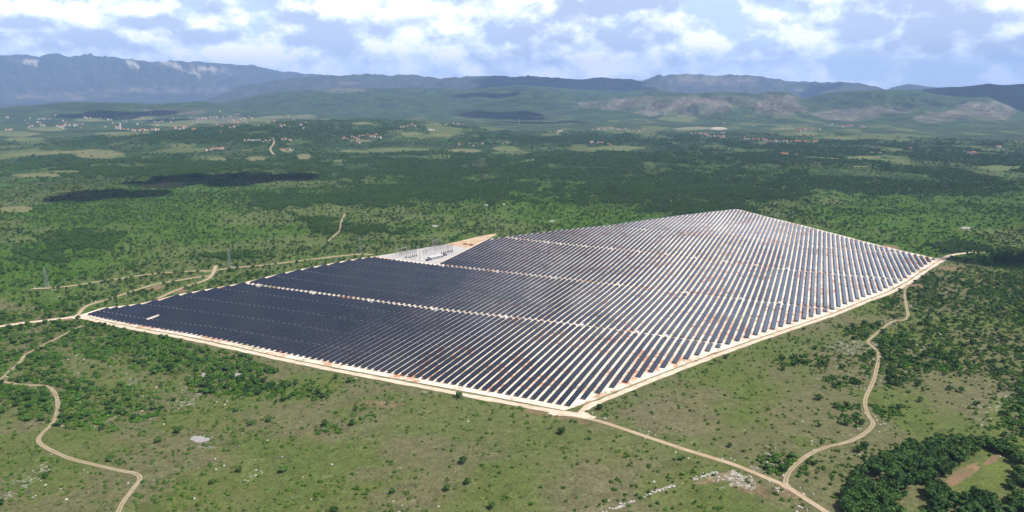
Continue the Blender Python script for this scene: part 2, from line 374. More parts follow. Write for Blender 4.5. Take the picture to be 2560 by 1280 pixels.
GROVE = [np.array(p) for p in (
 [(2105,1330),(2108,1240),(2130,1200),(2150,1165),(2200,1150),(2240,1135),(2270,1115),(2330,1105),(2400,1103),(2450,1110),(2455,1125),(2410,1165),(2390,1182),(2340,1200),(2305,1212),(2262,1222),(2250,1260),(2235,1330)],
 [(2300,1330),(2312,1250),(2330,1226),(2375,1224),(2392,1255),(2386,1330)],
 [(2400,1330),(2402,1248),(2432,1230),(2470,1242),(2492,1270),(2500,1330)],
 [(2516,1330),(2522,1252),(2560,1244),(2640,1250),(2640,1330)],
 [(2520,1196),(2540,1180),(2600,1180),(2600,1222),(2550,1216)],
 [(2448,1106),(2478,1102),(2500,1120),(2524,1138),(2516,1147),(2480,1130)],
 [(2522,1150),(2540,1142),(2600,1150),(2600,1172),(2545,1168)])]
PONDS = [(498,1098,22,9),(597,938,14,5),(510,941,8,8),(1087,565,8,2.4),(1383,553,9,1.8),(1215,513,5,1.6),(2415,570,14,2.6),(1262,511,5,1.4)]
EARTH = [(1870,1215,60,20,.35),(1790,1195,50,10,-.3),(1980,1235,40,12,.3),(1420,1045,60,8,.2),(950,1010,60,8)]
JUNC = [(1412,1035,34,6),(1446,1036,20,5),(196,793,20,5),(1964,1216,11,7),(2350,648,14,4)]
REDS = [((2400,1190),52,15,-.55),((2480,1150),22,9,-.5),((2230,617),22,4,.15),((2375,672),26,5,.1),((390,720),26,5,-.15),((170,800),22,4,-.1),((2290,716),22,5,.1),((1790,888),26,7,-.3),((455,728),18,4,-.1),((1335,1030),24,5,.2),((2440,1260),20,4,0)]

PERI = [cs(k, s) for k, s in poly_ks[:len(LO)-1]]
PERI = [cs(-82.6, 487)]+[cs(k, s-7) for k, s in LO[1:3]]+[cs(k+.45, s-7) for k, s in LO[3:]]+[cs(47.6, 1213)]
def offset(L, d):
    L = [np.array(p, float) for p in L]; out = []
    for i, p in enumerate(L):
        n = np.zeros(2)
        for a, b in ((i-1, i), (i, i+1)):
            if 0 <= a and b < len(L):
                t = L[b]-L[a]; t /= np.linalg.norm(t); n += np.array([t[1], -t[0]])
        n /= np.linalg.norm(n); out.append(tuple(p+n*d))
    return out
def pts(L): return [at(x, y)[:2] for x, y in L]
TR = {}
TR['gate_road'] = (pts([(2352,648),(2372,640),(2395,635),(2425,632),(2461,631)]), 7.5, 'road')
TR['approach_road'] = (pts([(222,795),(195,792),(150,797),(90,804),(40,810),(0,816),(-80,828),(-300,860)]), 6.5, 'road')
TR['dirt_road_fork'] = (pts([(1400,1034),(1450,1043),(1500,1054),(1560,1073),(1640,1100),(1700,1120),(1770,1142),(1830,1160),(1900,1188),(1965,1216),(2010,1245),(2065,1280),(2150,1340)]), 3.9, 'dirt')
TR['hillside_track'] = (pts([(190,793),(212,768),(240,757),(265,750),(290,742),(350,722),(400,708),(440,702),(500,692),(527,690)]), 4.6, 'dirt')
TR['pylon_track'] = (pts([(82,722),(140,719),(190,713),(260,702),(330,692),(400,683),(480,678),(533,677),(575,670),(640,665),(720,656),(800,646),(850,640),(900,636),(932,637)]), 4.6, 'dirt')
TR['red_link_track'] = (pts([(539,664),(536,676),(528,690),(512,701),(480,712),(440,726),(395,746)]), 4.6, 'dirt')
TR['field_track'] = (pts([(205,815),(180,826),(140,847),(100,868),(65,886),(48,908),(15,937),(0,950),(20,957),(60,963),(115,965),(135,980),(143,1000),(143,1030),(130,1060),(102,1088),(97,1105),(120,1122),(170,1145),(230,1161),(300,1177),(338,1184),(350,1198),(330,1226),(305,1260),(285,1310)]), 3.1, 'track')
TR['meadow_track'] = (pts([(1962,1214),(1972,1182),(2010,1145),(2060,1120),(2120,1105),(2160,1085),(2182,1060),(2168,1032),(2163,1000),(2180,960),(2190,930),(2197,890),(2187,872),(2170,855),(2190,835),(2230,805),(2268,796),(2265,760),(2262,735),(2268,712)]), 3.2, 'track')
TR['wood_path'] = (pts([(820,604),(832,593),(850,575),(852,560),(862,535)]), 3.5, 'track')
TR['village_lane'] = (pts([(686,352),(684,360),(676,372),(682,384),(690,388)]), 9, 'track')
TR['quarry_lane'] = (pts([(1392,335),(1405,326),(1420,323)]), 9, 'track')
ROADLINES = [(offset(PERI, 4.8), 7.)]+[(l, w) for l, w, _ in TR.values()]
RIDX = {k: at(*k) for k in [(118,717),(575,668),(901,632)]}

def landcover(X, Y, Z):
    px, py = proj(X, Y, Z)
    back = Y < 50
    px = np.where(back, 1280, px); py = np.where(back, 1100, py)
    k, s = kss(X, Y)
    r = np.hypot(X, Y)
    front = (r < 520+.0*r) | ((dline(X, Y, PERI) < 1e9) & (np.interp(k, *zip(*LO)) > s) & (r < 1300))
    return px, py, front, r

# ------------------------------------------------------------------ ground
def build_ground():
    az = np.concatenate([np.linspace(-180, -60, 41)[:-1], np.linspace(-60, -41, 50)[:-1], np.linspace(-41, 41, 740), np.linspace(41, 60, 50)[1:], np.linspace(60, 180, 41)[1:-1]])
    rs = [0., 60., 120., 180., 230., 270., 300.]
    while rs[-1] < 31000:
        r = rs[-1]; rs.append(r+min(max(r*r/131250., .9), (.0065 if 5200 < r < 10500 else .0115)*r))
    rs = np.array(rs); A, Rr = np.meshgrid(np.radians(az), rs)
    X = Rr*np.sin(A); Y = Rr*np.cos(A)
    Z = zt(X.ravel(), Y.ravel()); X = X.ravel(); Y = Y.ravel(); nA = len(az); nR = len(rs)
    r = np.hypot(X, Y)
    me = bpy.data.meshes.new('ground')
    me.vertices.add(len(X)); me.vertices.foreach_set('co', np.c_[X, Y, Z].astype('f').ravel())
    i = np.arange(nR-1)[:, None]; j = np.arange(nA)[None, :]; j2 = (j+1) % nA
    q = np.stack([i*nA+j, i*nA+j2, (i+1)*nA+j2, (i+1)*nA+j], -1).reshape(-1, 4)[:, ::-1]
    me.loops.add(q.size); me.loops.foreach_set('vertex_index', q.ravel().astype('i'))
    me.polygons.add(len(q)); me.polygons.foreach_set('loop_start', np.arange(0, q.size, 4, dtype='i'))
    me.polygons.foreach_set('loop_total', np.full(len(q), 4, 'i'))
    me.polygons.foreach_set('use_smooth', np.ones(len(q), bool))
    me.update(calc_edges=True)
    px, py, front, _ = landcover(X, Y, Z)
    base = np.empty((len(X), 3))
    n1 = fbm(X/60., Y/60., 4, 21)[:, None]; n2 = fbm(X/240., Y/240., 4, 31)[:, None]
    grass = np.array([.122, .122, .058]); green = np.array([.095, .122, .034]); dry = np.array([.148, .132, .080])
    fr = grass+(green-grass)*sstep(.42, .62, n1)+(dry-grass)*sstep(.5, .68, n2)*.6
    scrub = np.array([.058, .125, .014]); sc2 = np.array([.105, .135, .045])
    bk = scrub+(sc2-scrub)*sstep(.42, .62, n2)
    base[:] = np.where(front[:, None], fr, bk)
    wood = sstep(1500, 2600, r)*.8
    wd = blob(px, py, WOODS, .9)*(r > 700)
    forest = np.array([.027, .064, .017])
    farb = np.array([.028, .056, .024])
    base = base+(farb-base)*(sstep(1500, 3000, r)*.85)[:, None]
    base = base+(forest-base)*(wd*.85)[:, None]
    rock = np.full(len(X), .12); rock[r > 4000] = .0
    rock += .26*blob(px, py, KARST, .5)*(r < 3000)
    rock = np.where(front, rock+.07, rock-.01)
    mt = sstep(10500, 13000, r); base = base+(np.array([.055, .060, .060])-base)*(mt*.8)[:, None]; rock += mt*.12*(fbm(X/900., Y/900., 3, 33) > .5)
    rb = blob(px, py, ROCKS, .45, 9)*(r > 4500)
    rc = np.array([.175, .150, .125])
    rn = sstep(.36, .56, fbm(X/260., Y/260., 4, 17)); base = base+(rc-base)*(rb*(.35+.5*rn))[:, None]; rock += rb*(.12+.3*rn)
    snow = blob(px, py, [(440,165,60,5,.35),(500,172,50,5),(330,158,18,6,.4),(70,154,30,3)], .5, 12)*(r > 15000)
    base = base+(np.array([.5, .45, .38])-base)*(snow*.9)[:, None]; wood *= (1-snow)
    fl = blob(px, py, FIELDS, .25, 5)*(r > 900)
    fn = fbm(X/160., Y/160., 2, 77)[:, None]
    fc = np.array([.115, .15, .055])+(np.array([.175, .17, .08])-np.array([.115, .15, .055]))*sstep(.4, .6, fn)
    base = base+(fc-base)*(fl*.9)[:, None]; wood *= (1-fl); rock *= (1-fl)
    # small meadows scattered in the valley belt
    sm = sstep(.60, .66, fbm(X/170., Y/300., 3, 91))*sstep(2300, 2900, r)*(1-sstep(6200, 7500, r))*(1-wd*.6)
    base = base+(np.array([.12, .145, .05])-base)*(sm*.7)[:, None]; wood *= (1-sm*.8)
    for L, c in ((PALE, (.44, .39, .29)), (PALE2, (.20, .20, .13))):
        b = blob(px, py, L, .1, 6)*(r > 3000); base = base+(np.array(c)-base)*b[:, None]; wood *= 1-b
    mw = blob(px, py, [(2440,1205,110,50,-.3),(2560,1120,60,40),(2500,1040,30,50)], .2, 15)*(r < 900)
    base = base+(np.array([.105, .14, .03])-base)*(mw*.8)[:, None]
    gf = blob(px, py, [(1500,1010,220,40,-.4),(1900,900,250,30,-.35),(1300,1090,160,40),(700,1120,160,26),(1000,1000,120,20)], .5, 16)*(r < 1300)*front
    base = base+(np.array([.090, .118, .034])-base)*(gf*.6)[:, None]
    ea = blob(px, py, EARTH, .5, 19)*(r < 1200); base = base+(np.array([.20, .14, .085])-base)*(ea*.75)[:, None]; rock += ea*.12
    base = np.clip(base, 0, 1)
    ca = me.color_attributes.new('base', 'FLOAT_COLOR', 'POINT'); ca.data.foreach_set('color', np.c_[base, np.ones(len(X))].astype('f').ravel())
    ax = np.c_[np.clip(rock, 0, 1), np.clip(wood, 0, 1), fl, np.ones(len(X))]
    cb = me.color_attributes.new('aux', 'FLOAT_COLOR', 'POINT'); cb.data.foreach_set('color', ax.astype('f').ravel())
    me.materials.append(M['ground'])
    o = put('ground', me); tag(o, kind='structure'); return float(Z.min()), float(Z.max())
ZMIN, ZMAX = build_ground()

# ------------------------------------------------------------------ sheets on the ground
def resample(L, step):
    L = [np.array(p, float) for p in L]
    P = [L[0]+(L[0]-L[1])]+L+[L[-1]+(L[-1]-L[-2])]; out = []
    for i in range(1, len(P)-2):
        p0, p1, p2, p3 = P[i-1:i+3]; n = max(1, int(np.linalg.norm(p2-p1)/step))
        for q in range(n):
            t = q/n; out.append(.5*((2*p1)+(p2-p0)*t+(2*p0-5*p1+4*p2-p3)*t*t+(3*p1-p0-3*p2+p3)*t**3))
    out.append(L[-1]); return np.array(out)
def ribbon(name, L, w, m, dz, step=4., jit=.16, smooth=True, parent=None, link=True):
    P = resample(L, step) if smooth else np.array(resample(L, step))
    T = np.gradient(P, axis=0); T /= np.linalg.norm(T, axis=1)[:, None]+1e-9; Nn = np.c_[T[:, 1], -T[:, 0]]
    d = np.r_[0, np.cumsum(np.linalg.norm(np.diff(P, axis=0), axis=1))]
    wl = w/2*(1+jit*(fbm(d/9., d*0+w, 3, 3)-.5)*2.2); wr = w/2*(1+jit*(fbm(d/9., d*0+w+5, 3, 8)-.5)*2.2)
    cols = [P-Nn*wl[:, None], P, P+Nn*wr[:, None]]
    b = MB(); n = len(P)
    for c in cols:
        z = zt(c[:, 0], c[:, 1])+dz; b.v += [tuple(q) for q in np.c_[c, z]]
    for i in range(n-1):
        for a in (0, 1):
            b.f.append((a*n+i, (a+1)*n+i, (a+1)*n+i+1, a*n+i+1)); b.m.append(0)
            b.uv += [(d[i], a*.5), (d[i], a*.5+.5), (d[i+1], a*.5+.5), (d[i+1], a*.5)]
    o = b.obj(name, M[m], parent); return o
def columns(name, m, klist, slo, shi, dz, step=8.):
    b = MB()
    for k0, k1 in zip(klist[:-1], klist[1:]):
        a0, a1, b0, b1 = slo(k0+1e-4), slo(k1-1e-4), shi(k0+1e-4), shi(k1-1e-4)
        n = max(1, int(max(b0-a0, b1-a1)/step)); t = np.linspace(0, 1, n+1)
        p0 = np.array([cs(k0, a0+(b0-a0)*q) for q in t]); p1 = np.array([cs(k1, a1+(b1-a1)*q) for q in t])
        z0 = zt(p0[:, 0], p0[:, 1])+dz; z1 = zt(p1[:, 0], p1[:, 1])+dz
        for i in range(n):
            b.quad([(*p0[i], z0[i]), (*p1[i], z1[i]), (*p1[i+1], z1[i+1]), (*p0[i+1], z0[i+1])])
    o = b.obj(name, M[m]); tag(o, kind='structure'); return o
_f = [(-82.6, 487)]+[(k, s-7) for k, s in LO[1:3]]+[(k+.45, s-7) for k, s in LO[3:]]+[(47.6, 1213)]
def pad_lo(k): return float(np.interp(k, *zip(*_f)))
_h1 = [(k-.6, s+7) for k, s in HI]; _h2 = [(-47, 1035)]+[(k+.3, s+9) for k, s in HI2]+[(47.6, 1214)]
def pad_hi(k):
    if k < -61.9: return float(np.interp(k, *zip(*_h1)))
    if k < -47: return 857.
    return float(np.interp(k, *zip(*_h2)))
kl = sorted(set([-82.6, -61.9, -47., .5, .45, 47.6]+list(np.arange(-82, 48, 1.))))
columns('gravel_field', 'pad', kl, pad_lo, pad_hi, .10)
_ss = [(-61.9, 859), (-55.9, 941), (-52.9, 968), (-47., 962)]
columns('substation_yard', 'gravel', list(np.linspace(-61.9, -47.05, 16)), lambda k: 857.02, lambda k: float(np.interp(k, *zip(*_ss))), .12)
_sl = [(-53.6, 966), (-51.5, 1010), (-49.5, 1052), (-47.8, 1075), (-46.4, 1062), (-45.4, 1052)]
columns('sandy_lot', 'sand', list(np.linspace(-53.5, -47.05, 10)), lambda k: float(np.interp(k, *zip(*_ss)))+.05, lambda k: float(np.interp(k, *zip(*_sl))), .11)
o = ribbon('ditch_verge', offset(PERI, .9), 1.9, 'verge', .09, jit=.5, smooth=False); tag(o, kind='structure')
o = ribbon('perimeter_road', offset(PERI, 4.8), 5.8, 'road', .16, jit=.35, smooth=False); tag(o, kind='structure')
o = ribbon('service_road', [cs(-46.75, 858), cs(-46.75, 1032)], 4.5, 'road', .17); tag(o, kind='structure')
o = ribbon('gravel_lane', [cs(2.5, SB-2), cs(2.5, 1200), cs(2.5, 1380), cs(2.5, 1545)], 3.9, 'road', .15, jit=.05); tag(o, kind='structure')
for i, (nm, (L, w, m)) in enumerate(TR.items()):
    dz = .13+.012*i
    o = ribbon(nm, L, w, m, dz if np.hypot(*L[0]) < 1500 else .7, 4. if np.hypot(*L[0]) < 1500 else 12.); tag(o, kind='structure')
def patch(name, cx, cy, rx, ry, sl, m, dz, seed):
    """a ragged pool of bare ground given by its outline in the place"""
    c = at(cx, cy); b = MB(); n = 28; ring = []
    e1 = at(cx+rx, cy+sl*rx); e2 = at(cx, cy-ry)
    ux, uy = e1[0]-c[0], e1[1]-c[1]; vx, vy = e2[0]-c[0], e2[1]-c[1]
    for q in (0., .5, 1.):
        R_ = []
        for i in range(n):
            t = 2*math.pi*i/n; w = 1+.45*(float(fbm(np.array([math.cos(t)*2+seed]), np.array([math.sin(t)*2.]), 3, seed)[0])-.5)*2
            x = c[0]+(ux*math.cos(t)+vx*math.sin(t))*q*w; y = c[1]+(uy*math.cos(t)+vy*math.sin(t))*q*w
            R_.append((x, y, float(zt(x, y)[0])+dz))
        ring.append(R_)
    for a in (0, 1):
        for i in range(n):
            j = (i+1) % n
            if a == 0: b.quad([ring[0][0], ring[1][i], ring[1][j]])
            else: b.quad([ring[1][i], ring[2][i], ring[2][j], ring[1][j]])
    o = b.obj(name, M[m]); tag(o, kind='structure'); return o
for i, (x, y, rx, ry) in enumerate(PONDS): patch('stone_pan', x, y, rx, ry, 0., 'pond', .2, i+1)
for i, (x, y, rx, ry) in enumerate(JUNC): patch('road_junction', x, y, rx, ry, 0., 'road' if i != 3 else 'dirt', .21+.01*i, i+50)
for i, ((x, y), rx, ry, sl) in enumerate(REDS): patch('red_soil', x, y, rx, ry, sl, 'red', .07+.004*i, i+20)

# ------------------------------------------------------------------ panel rows
KIOSK = [(k, SA) for k in (-67, -55, -43, -31, -19, -7, 1, 5)]+[(k, SB) for k in (-57, -45, -33, -21, -9, 3, 12, 18)]+[(k, SC) for k in (-41, -33, -30, -24, -18, -12, -6, 0, 6, 12, 18, 24, 33, 35)]+[(-16, 1221.), (-6, 1221.)]
KSET = {(k, round(s)) for k, s in KIOSK}
rows = []
_h = kss(*at(385, 796)[:2]); HOLE = (int(round(_h[0])), _h[1])
for k in range(-81, 47):
    a, b = lo(k), hi(k)
    if b-a < 4: b = a+9
    cuts = [a]+[c for c in (SA, SB, SC) if a+7 < c < b-7]
    if sD(k)+6 < b and k >= -27 and k < 41: cuts.append(sD(k))
    cuts.append(b)
    for i in range(len(cuts)-1):
        s0 = cuts[i]+(0 if i == 0 else 2.6); s1 = cuts[i+1]-(0 if i == len(cuts)-2 else 2.6)
        if (k, round(cuts[i+1])) in KSET: s1 -= 5.5
        if (k+1, round(cuts[i])) in KSET and i: s0 += 1.5
        if s1-s0 < 5: continue
        blk = 0 if s0 < SA-2 else 1 if s0 < SB-2 else 2 if s0 < SC-2 else 3 if s0 < sD(k)-2 and k >= -46 else 4
        x, y = cs(k, (s0+s1)/2); z = float(zt(x, y)[0]); ppx, ppy = proj(np.array([x]), np.array([y]), np.array([z]))
        d = math.hypot(x, y)
        for q0, q1 in (((s0, HOLE[1]-8), (HOLE[1]+8, s1)) if k == HOLE[0] and s0 < HOLE[1] < s1 else ((s0, s1),)):
            rows.append(dict(k=k, s0=q0, s1=q1, blk=blk, imp=(q1-q0)/d**2*(H/d)))
order = sorted(range(len(rows)), key=lambda i: -rows[i]['imp'])
for n, i in enumerate(order): rows[i]['own'] = n < 300
cnt = {}
for r_ in rows: cnt[r_['blk']] = cnt.get(r_['blk'], 0)+1; r_['n'] = cnt[r_['blk']]
print('rows', len(rows), cnt)
def ordn(n): return '%d%s' % (n, 'th' if 10 <= n % 100 <= 20 else {1: 'st', 2: 'nd', 3: 'rd'}.get(n % 10, 'th'))
BLK = ['front block', 'block behind the front one', 'middle block', 'last block but one', 'hindmost block']
GAPS = [503.2, 542.2, 581.8, 623.5]
TILT = math.radians(20)
HW = 2.03
def table_geo(b, k, s0, s1, fb, tilt, org):
    """one rigid table of modules and the frame under it"""
    x0, y0 = cs(k, s0); x1, y1 = cs(k, s1); (za, zb) = zt(np.array([x0, x1]), np.array([y0, y1]))
    hw = HW; c = math.cos(tilt)*hw; h = math.sin(tilt)*hw; zc = 1.55; th = .05
    nx, ny = CT, -ST
    P = []
    for dz in (-th, 0):
        for (x, y, z, sd) in ((x0, y0, za, 1), (x1, y1, zb, 1), (x1, y1, zb, -1), (x0, y0, za, -1)):
            P.append((x+nx*c*sd-org[0], y+ny*c*sd-org[1], z+zc-h*sd+dz-org[2]))
    L = s1-s0; m = L/1.13
    b.hexa(P, 1, 0, [(0, 0), (m, 0), (m, 1), (0, 1)])
    n = max(1, int(round(L/6.6)))
    for i in range(n):
        t = (i+.5)/n
        for sd in (-.55, .55):
            x = x0+(x1-x0)*t+nx*c*sd-org[0]; y = y0+(y1-y0)*t+ny*c*sd-org[1]; z = za+(zb-za)*t-org[2]
            q = .07; top = z+zc-h*sd-th
            fb.hexa([(x-q, y-q, z-.3), (x+q, y-q, z-.3), (x+q, y+q, z-.3), (x-q, y+q, z-.3), (x-q, y-q, top), (x+q, y-q, top), (x+q, y+q, top), (x-q, y+q, top)])
    for sd in (-.55, .55):
        a = (x0+nx*c*sd-org[0], y0+ny*c*sd-org[1], za+zc-h*sd-th-.07-org[2]); e = (x1+nx*c*sd-org[0], y1+ny*c*sd-org[1], zb+zc-h*sd-th-.07-org[2])
        fb.bar(a, e, .06)
rest = MB(); restf = rest
for r_ in rows:
    k, s0, s1 = r_['k'], r_['s0'], r_['s1']
    L = s1-s0; base = [q for q in (GAPS if s0 < SA-3 else [SA+3+38.9*i for i in range(1, 5)] if s0 < SB-3 else [SB+3+39.5*i for i in range(1, 5)] if s0 < SC-3 else [SC+3+33*i for i in range(1, 20)])]
    g = [s0]+[q for q in base if s0+4 < q < s1-4]+[s1]
    if k == -72 and r_['blk'] == 0: g = [q for q in g]
    org = (*cs(k, (s0+s1)/2), 0.); org = (org[0], org[1], float(zt(org[0], org[1])[0]))
    blkoff = (float(vnoise(k/9.+r_['blk']*5.3, r_['blk']*3.1, 4))-.5)*1.6
    if r_['own']:
        root = empty('panel_row', org)
        f = MB(); tb = []
        for a, c_ in zip(g[:-1], g[1:]):
            b = MB(); table_geo(b, k, a+.17, c_-.17, f, TILT+math.radians(blkoff+rnd.uniform(-.5, .5)), org); tb.append(b)
        f.obj('mounting_frame', M['steel'], root)
        for b in tb: b.obj('module_table', [M['panel'], M['back']], root)
        ends = 'long' if L > 120 else 'short' if L < 60 else 'midlength'
        tag(root, '%s dark solar panel row, %s from the left in the %s' % (ends, ordn(r_['n']), BLK[r_['blk']]), 'solar panel row', 'rows of solar panels on the gravel field')
    else:
        for a, c_ in zip(g[:-1], g[1:]):
            f = MB(); b = MB(); table_geo(b, k, a+.17, c_-.17, f, TILT+math.radians(blkoff+rnd.uniform(-.5, .5)), (0, 0, 0))
            for src, mo in ((b, 0), (f, 2)):
                q = len(rest.v); rest.v += src.v; rest.f += [tuple(i+q for i in fc) for fc in src.f]; rest.m += [m_+mo for m_ in src.m]; rest.uv += src.uv
o = rest.obj('distant_panel_rows', [M['panel'], M['back'], M['steel']])
tag(o, 'small far rows of solar panels filling the field towards its far corner', 'solar panel rows', 'rows of solar panels on the gravel field', 'stuff')

# ------------------------------------------------------------------ transformer kiosks on the cross tracks
def kiosk_proto():
    body = MB(); body.box(0, 0, .25, 2.7, 6.2, 2.6); roof = MB(); roof.box(0, 0, 2.702, 2.9, 6.6, 3.0); roof.box(0, 0, 2.902, 3.05, 5.6, 2.0)
    base = MB(); base.box(0, 0, -.3, .248, 6.8, 3.4)
    door = MB(); door.box(-1.2, -1.33, .35, 2.35, 1.3, .06); door2 = MB(); door2.box(1.3, -1.33, .35, 2.35, 1.6, .06)
    tr = MB(); tr.box(4.6, 0, -.1, 1.9, 1.6, 1.9)
    for i in range(5): tr.box(4.6-.6+.3*i, 1.1, .2, 1.6, .08, .3)
    return [('cabin', body.mesh('cabin', [M['white']])), ('roof', roof.mesh('roof', [M['roofgrey']])), ('plinth', base.mesh('plinth', [M['gravel']])),
            ('door', door.mesh('door', [M['dsteel']])), ('door', door2.mesh('door', [M['dsteel']])), ('transformer', tr.mesh('transformer', [M['dsteel']]))]
KP = kiosk_proto()
tn = {655: 'front cross track', 852: 'second cross track', 1054: 'third cross track', 1221: 'far cross track'}
kc = {}
for k, s in KIOSK:
    x, y = cs(k+.05, s-4.2); z = float(zt(x, y)[0])
    key = round(s+.01) if round(s+.01) in tn else 852
    kc[key] = kc.get(key, 0)+1
    e = empty('transformer_kiosk', (x, y, z+.12), -TH+math.pi/2+rnd.choice((0, math.pi)))
    for nm, me in KP: put(nm, me, e)
    tag(e, 'white transformer kiosk with grey roof, %s from the left along the %s' % (ordn(kc[key]), tn[key]), 'transformer kiosk', 'transformer kiosks between the panel rows')

# ------------------------------------------------------------------ lattice pylons, masts and the substation
def lattice(b, h, w0, w1, n, t, z0=0.):
    for i in range(4):
        sx, sy = ((-1,-1),(1,-1),(1,1),(-1,1))[i]; b.bar((sx*w0/2, sy*w0/2, z0-.5), (sx*w1/2, sy*w1/2, h), t, t*.8)
    zs = [z0+(h-z0)*(1-(1-i/n)**1.0) for i in range(n+1)]
    for i in range(n):
        a = w0+(w1-w0)*(zs[i]-z0)/(h-z0); c = w0+(w1-w0)*(zs[i+1]-z0)/(h-z0)
        for j in range(4):
            p, q = ((-1,-1),(1,-1),(1,1),(-1,1))[j], ((-1,-1),(1,-1),(1,1),(-1,1))[(j+1) % 4]
            if i % 2: p, q = q, p
            b.bar((p[0]*a/2, p[1]*a/2, zs[i]), (q[0]*c/2, q[1]*c/2, zs[i+1]), t*.6)
PYL = [((118,717), 'leftmost of the three lattice pylons, standing on the pale track among scrub'), ((575,668), 'middle lattice pylon, standing by the rutted track above the dark panels'), ((901,632), 'lattice pylon on bare red ground left of the substation')]
for (pp, lab) in PYL:
    x, y, z = RIDX[pp]; e = empty('lattice_pylon', (x, y, z), .9)
    b = MB(); lattice(b, 27.5, 4.2, .9, 11, .15); b.obj('tower', M['steel'], e)
    for zz, w in ((17.5, 3.4), (21., 4.2), (24.5, 3.2)):
        sd = 1 if zz != 21 else -1
        for q in (1, -1):
            a = MB(); a.bar((0, q*.5, zz), (0, q*w, zz+.35), .1, .05); a.bar((0, q*.5, zz+1.2), (0, q*w, zz+.4), .07, .05); ar = a.obj('crossarm', M['steel'], e)
            i_ = MB(); i_.bar((0, q*w, zz+.3), (0, q*w, zz-1.3), .08); i_.obj('insulator', M['insul'], ar)
    for j in range(4):
        f_ = MB(); sx, sy = ((-1,-1),(1,-1),(1,1),(-1,1))[j]; f_.box(sx*2.1, sy*2.1, -.5, .5, .9, .9); f_.obj('footing', M['gravel'], e)
    tag(e, lab, 'pylon', 'pylons left of the solar field')
x, y, z = at(1297, 313); e = empty('antenna_mast', (x, y, z)); b = MB(); lattice(b, 55, 4, 1.6, 12, .5); b.obj('tower', M['white'], e)
b = MB(); b.bar((0, 0, 55), (0, 0, 62), .35); b.obj('antenna', M['white'], e); tag(e, 'thin pale antenna mast rising from the woods before a dark cloud shadow', 'mast')
def pole(x, y, h, lab, grp):
    e = empty('lightning_mast', (x, y, float(zt(x, y)[0])+.1)); b = MB(); lattice(b, h*.8, .9, .5, 8, .07); b.obj('tower', M['steel'], e)
    s_ = MB(); s_.bar((0, 0, h*.8), (0, 0, h), .06, .03); s_.obj('spike', M['steel'], e); tag(e, lab, 'mast', grp)
def z6(x, y): return 920+x/7.11, 560+y/7.11
for q, (a, h, d) in enumerate([((510,600),28,'at the left end of the yard'),((690,585),26,'right of the first gantry'),((925,660),34,'tall and central in front of the yard'),((1050,520),20,'behind the central mast'),((1185,545),30,'directly behind the grey control building'),((1290,400),20,'by the rear gantry on its right'),((1420,500),26,'near the sandy lot'),((1165,350),15,'by the rear gantry on its left')]):
    X_, Y_, _ = at(*z6(*a)); pole(X_, Y_, h, 'slim grey lattice mast in the substation yard, %s' % d, 'masts of the substation')
def gantry(a, b_, hh, lab):
    p, q = at(*z6(*a)), at(*z6(*b_)); cx, cy = (p[0]+q[0])/2, (p[1]+q[1])/2; L = math.hypot(q[0]-p[0], q[1]-p[1]); rz = math.atan2(q[1]-p[1], q[0]-p[0])
    e = empty('busbar_gantry', (cx, cy, float(zt(cx, cy)[0])+.1), rz)
    for sx in (-1, 0, 1):
        b = MB(); lattice(b, hh, 1.3, .7, 6, .09); l_ = b.obj('leg', M['steel'], e); l_.location.x = sx*L/2
    b = MB()
    for dy, dz in ((-.4, 0), (.4, 0), (0, .8)): b.bar((-L/2, dy, hh+dz), (L/2, dy, hh+dz), .09)
    n = int(L/1.5)
    for i in range(n):
        x0, x1 = -L/2+L*i/n, -L/2+L*(i+1)/n; b.bar((x0, -.4, hh), (x1, 0, hh+.8), .05); b.bar((x0, .4, hh), (x1, 0, hh+.8), .05); b.bar((x0, -.4, hh), (x1, .4, hh), .05)
    b.obj('beam', M['steel'], e)
    for i in range(6):
        c_ = MB(); xx = -L/2+L*(i+.5)/6; c_.bar((xx, 0, hh-.1), (xx, 0, hh-1.8), .12); c_.obj('insulator', M['insul'], e)
    tag(e, lab, 'gantry', 'steel gantries of the substation')
gantry((505, 570), (690, 520), 10, 'long grey steel gantry at the left end of the substation yard')
gantry((1150, 410), (1255, 370), 10, 'grey steel gantry at the rear edge of the substation yard')
def post_kind(kind):
    b = MB(); c_ = MB()
    if kind == 0:
        b.box(0, 0, -.3, 2.6, .35, .35); b.box(0, 0, 2.602, 2.75, .9, .5); parts = [('support', b, 'steel')]
        c_.bar((0, 0, 2.75), (0, 0, 5.2), .22, .12, n=8); parts.append(('insulator', c_, 'insul'))
        d = MB(); d.box(0, 0, 5.2, 5.5, .5, .5); parts.append(('terminal', d, 'dsteel'))
    elif kind == 1:
        for sx in (-1.3, 1.3): b.box(sx, 0, -.3, 3.2, .3, .3)
        b.box(0, 0, 3.202, 3.4, 3.4, .4); parts = [('support', b, 'steel')]
        for sx in (-1.2, 0, 1.2):
            q = MB(); q.bar((sx, 0, 3.4), (sx, 0, 5.0), .16, .1, n=8); parts.append(('insulator', q, 'insul'))
        d = MB(); d.bar((-1.2, 0, 5.05), (1.2, 0, 5.05), .06); parts.append(('switch_arm', d, 'steel'))
    else:
        b.box(0, 0, -.2, 1.9, 1.4, 1.0); b.box(0, 0, 1.902, 2.1, 1.1, .8); parts = [('tank', b, 'dsteel')]
        for sx in (-.4, 0, .4):
            q = MB(); q.bar((sx, 0, 2.1), (sx*1.6, 0, 4.2), .15, .09, n=8); parts.append(('bushing', q, 'insul'))
    return [(n_, q_.mesh(n_, [M[m_]])) for n_, q_, m_ in parts]
PK_ = [post_kind(i) for i in range(3)]; PN = ['insulator_post', 'disconnector', 'circuit_breaker']
PL = ['single brown insulator post on steel support', 'steel disconnector frame with three brown insulators', 'dark circuit breaker tank with three bushings']
eqr = random.Random(3); ne = 0
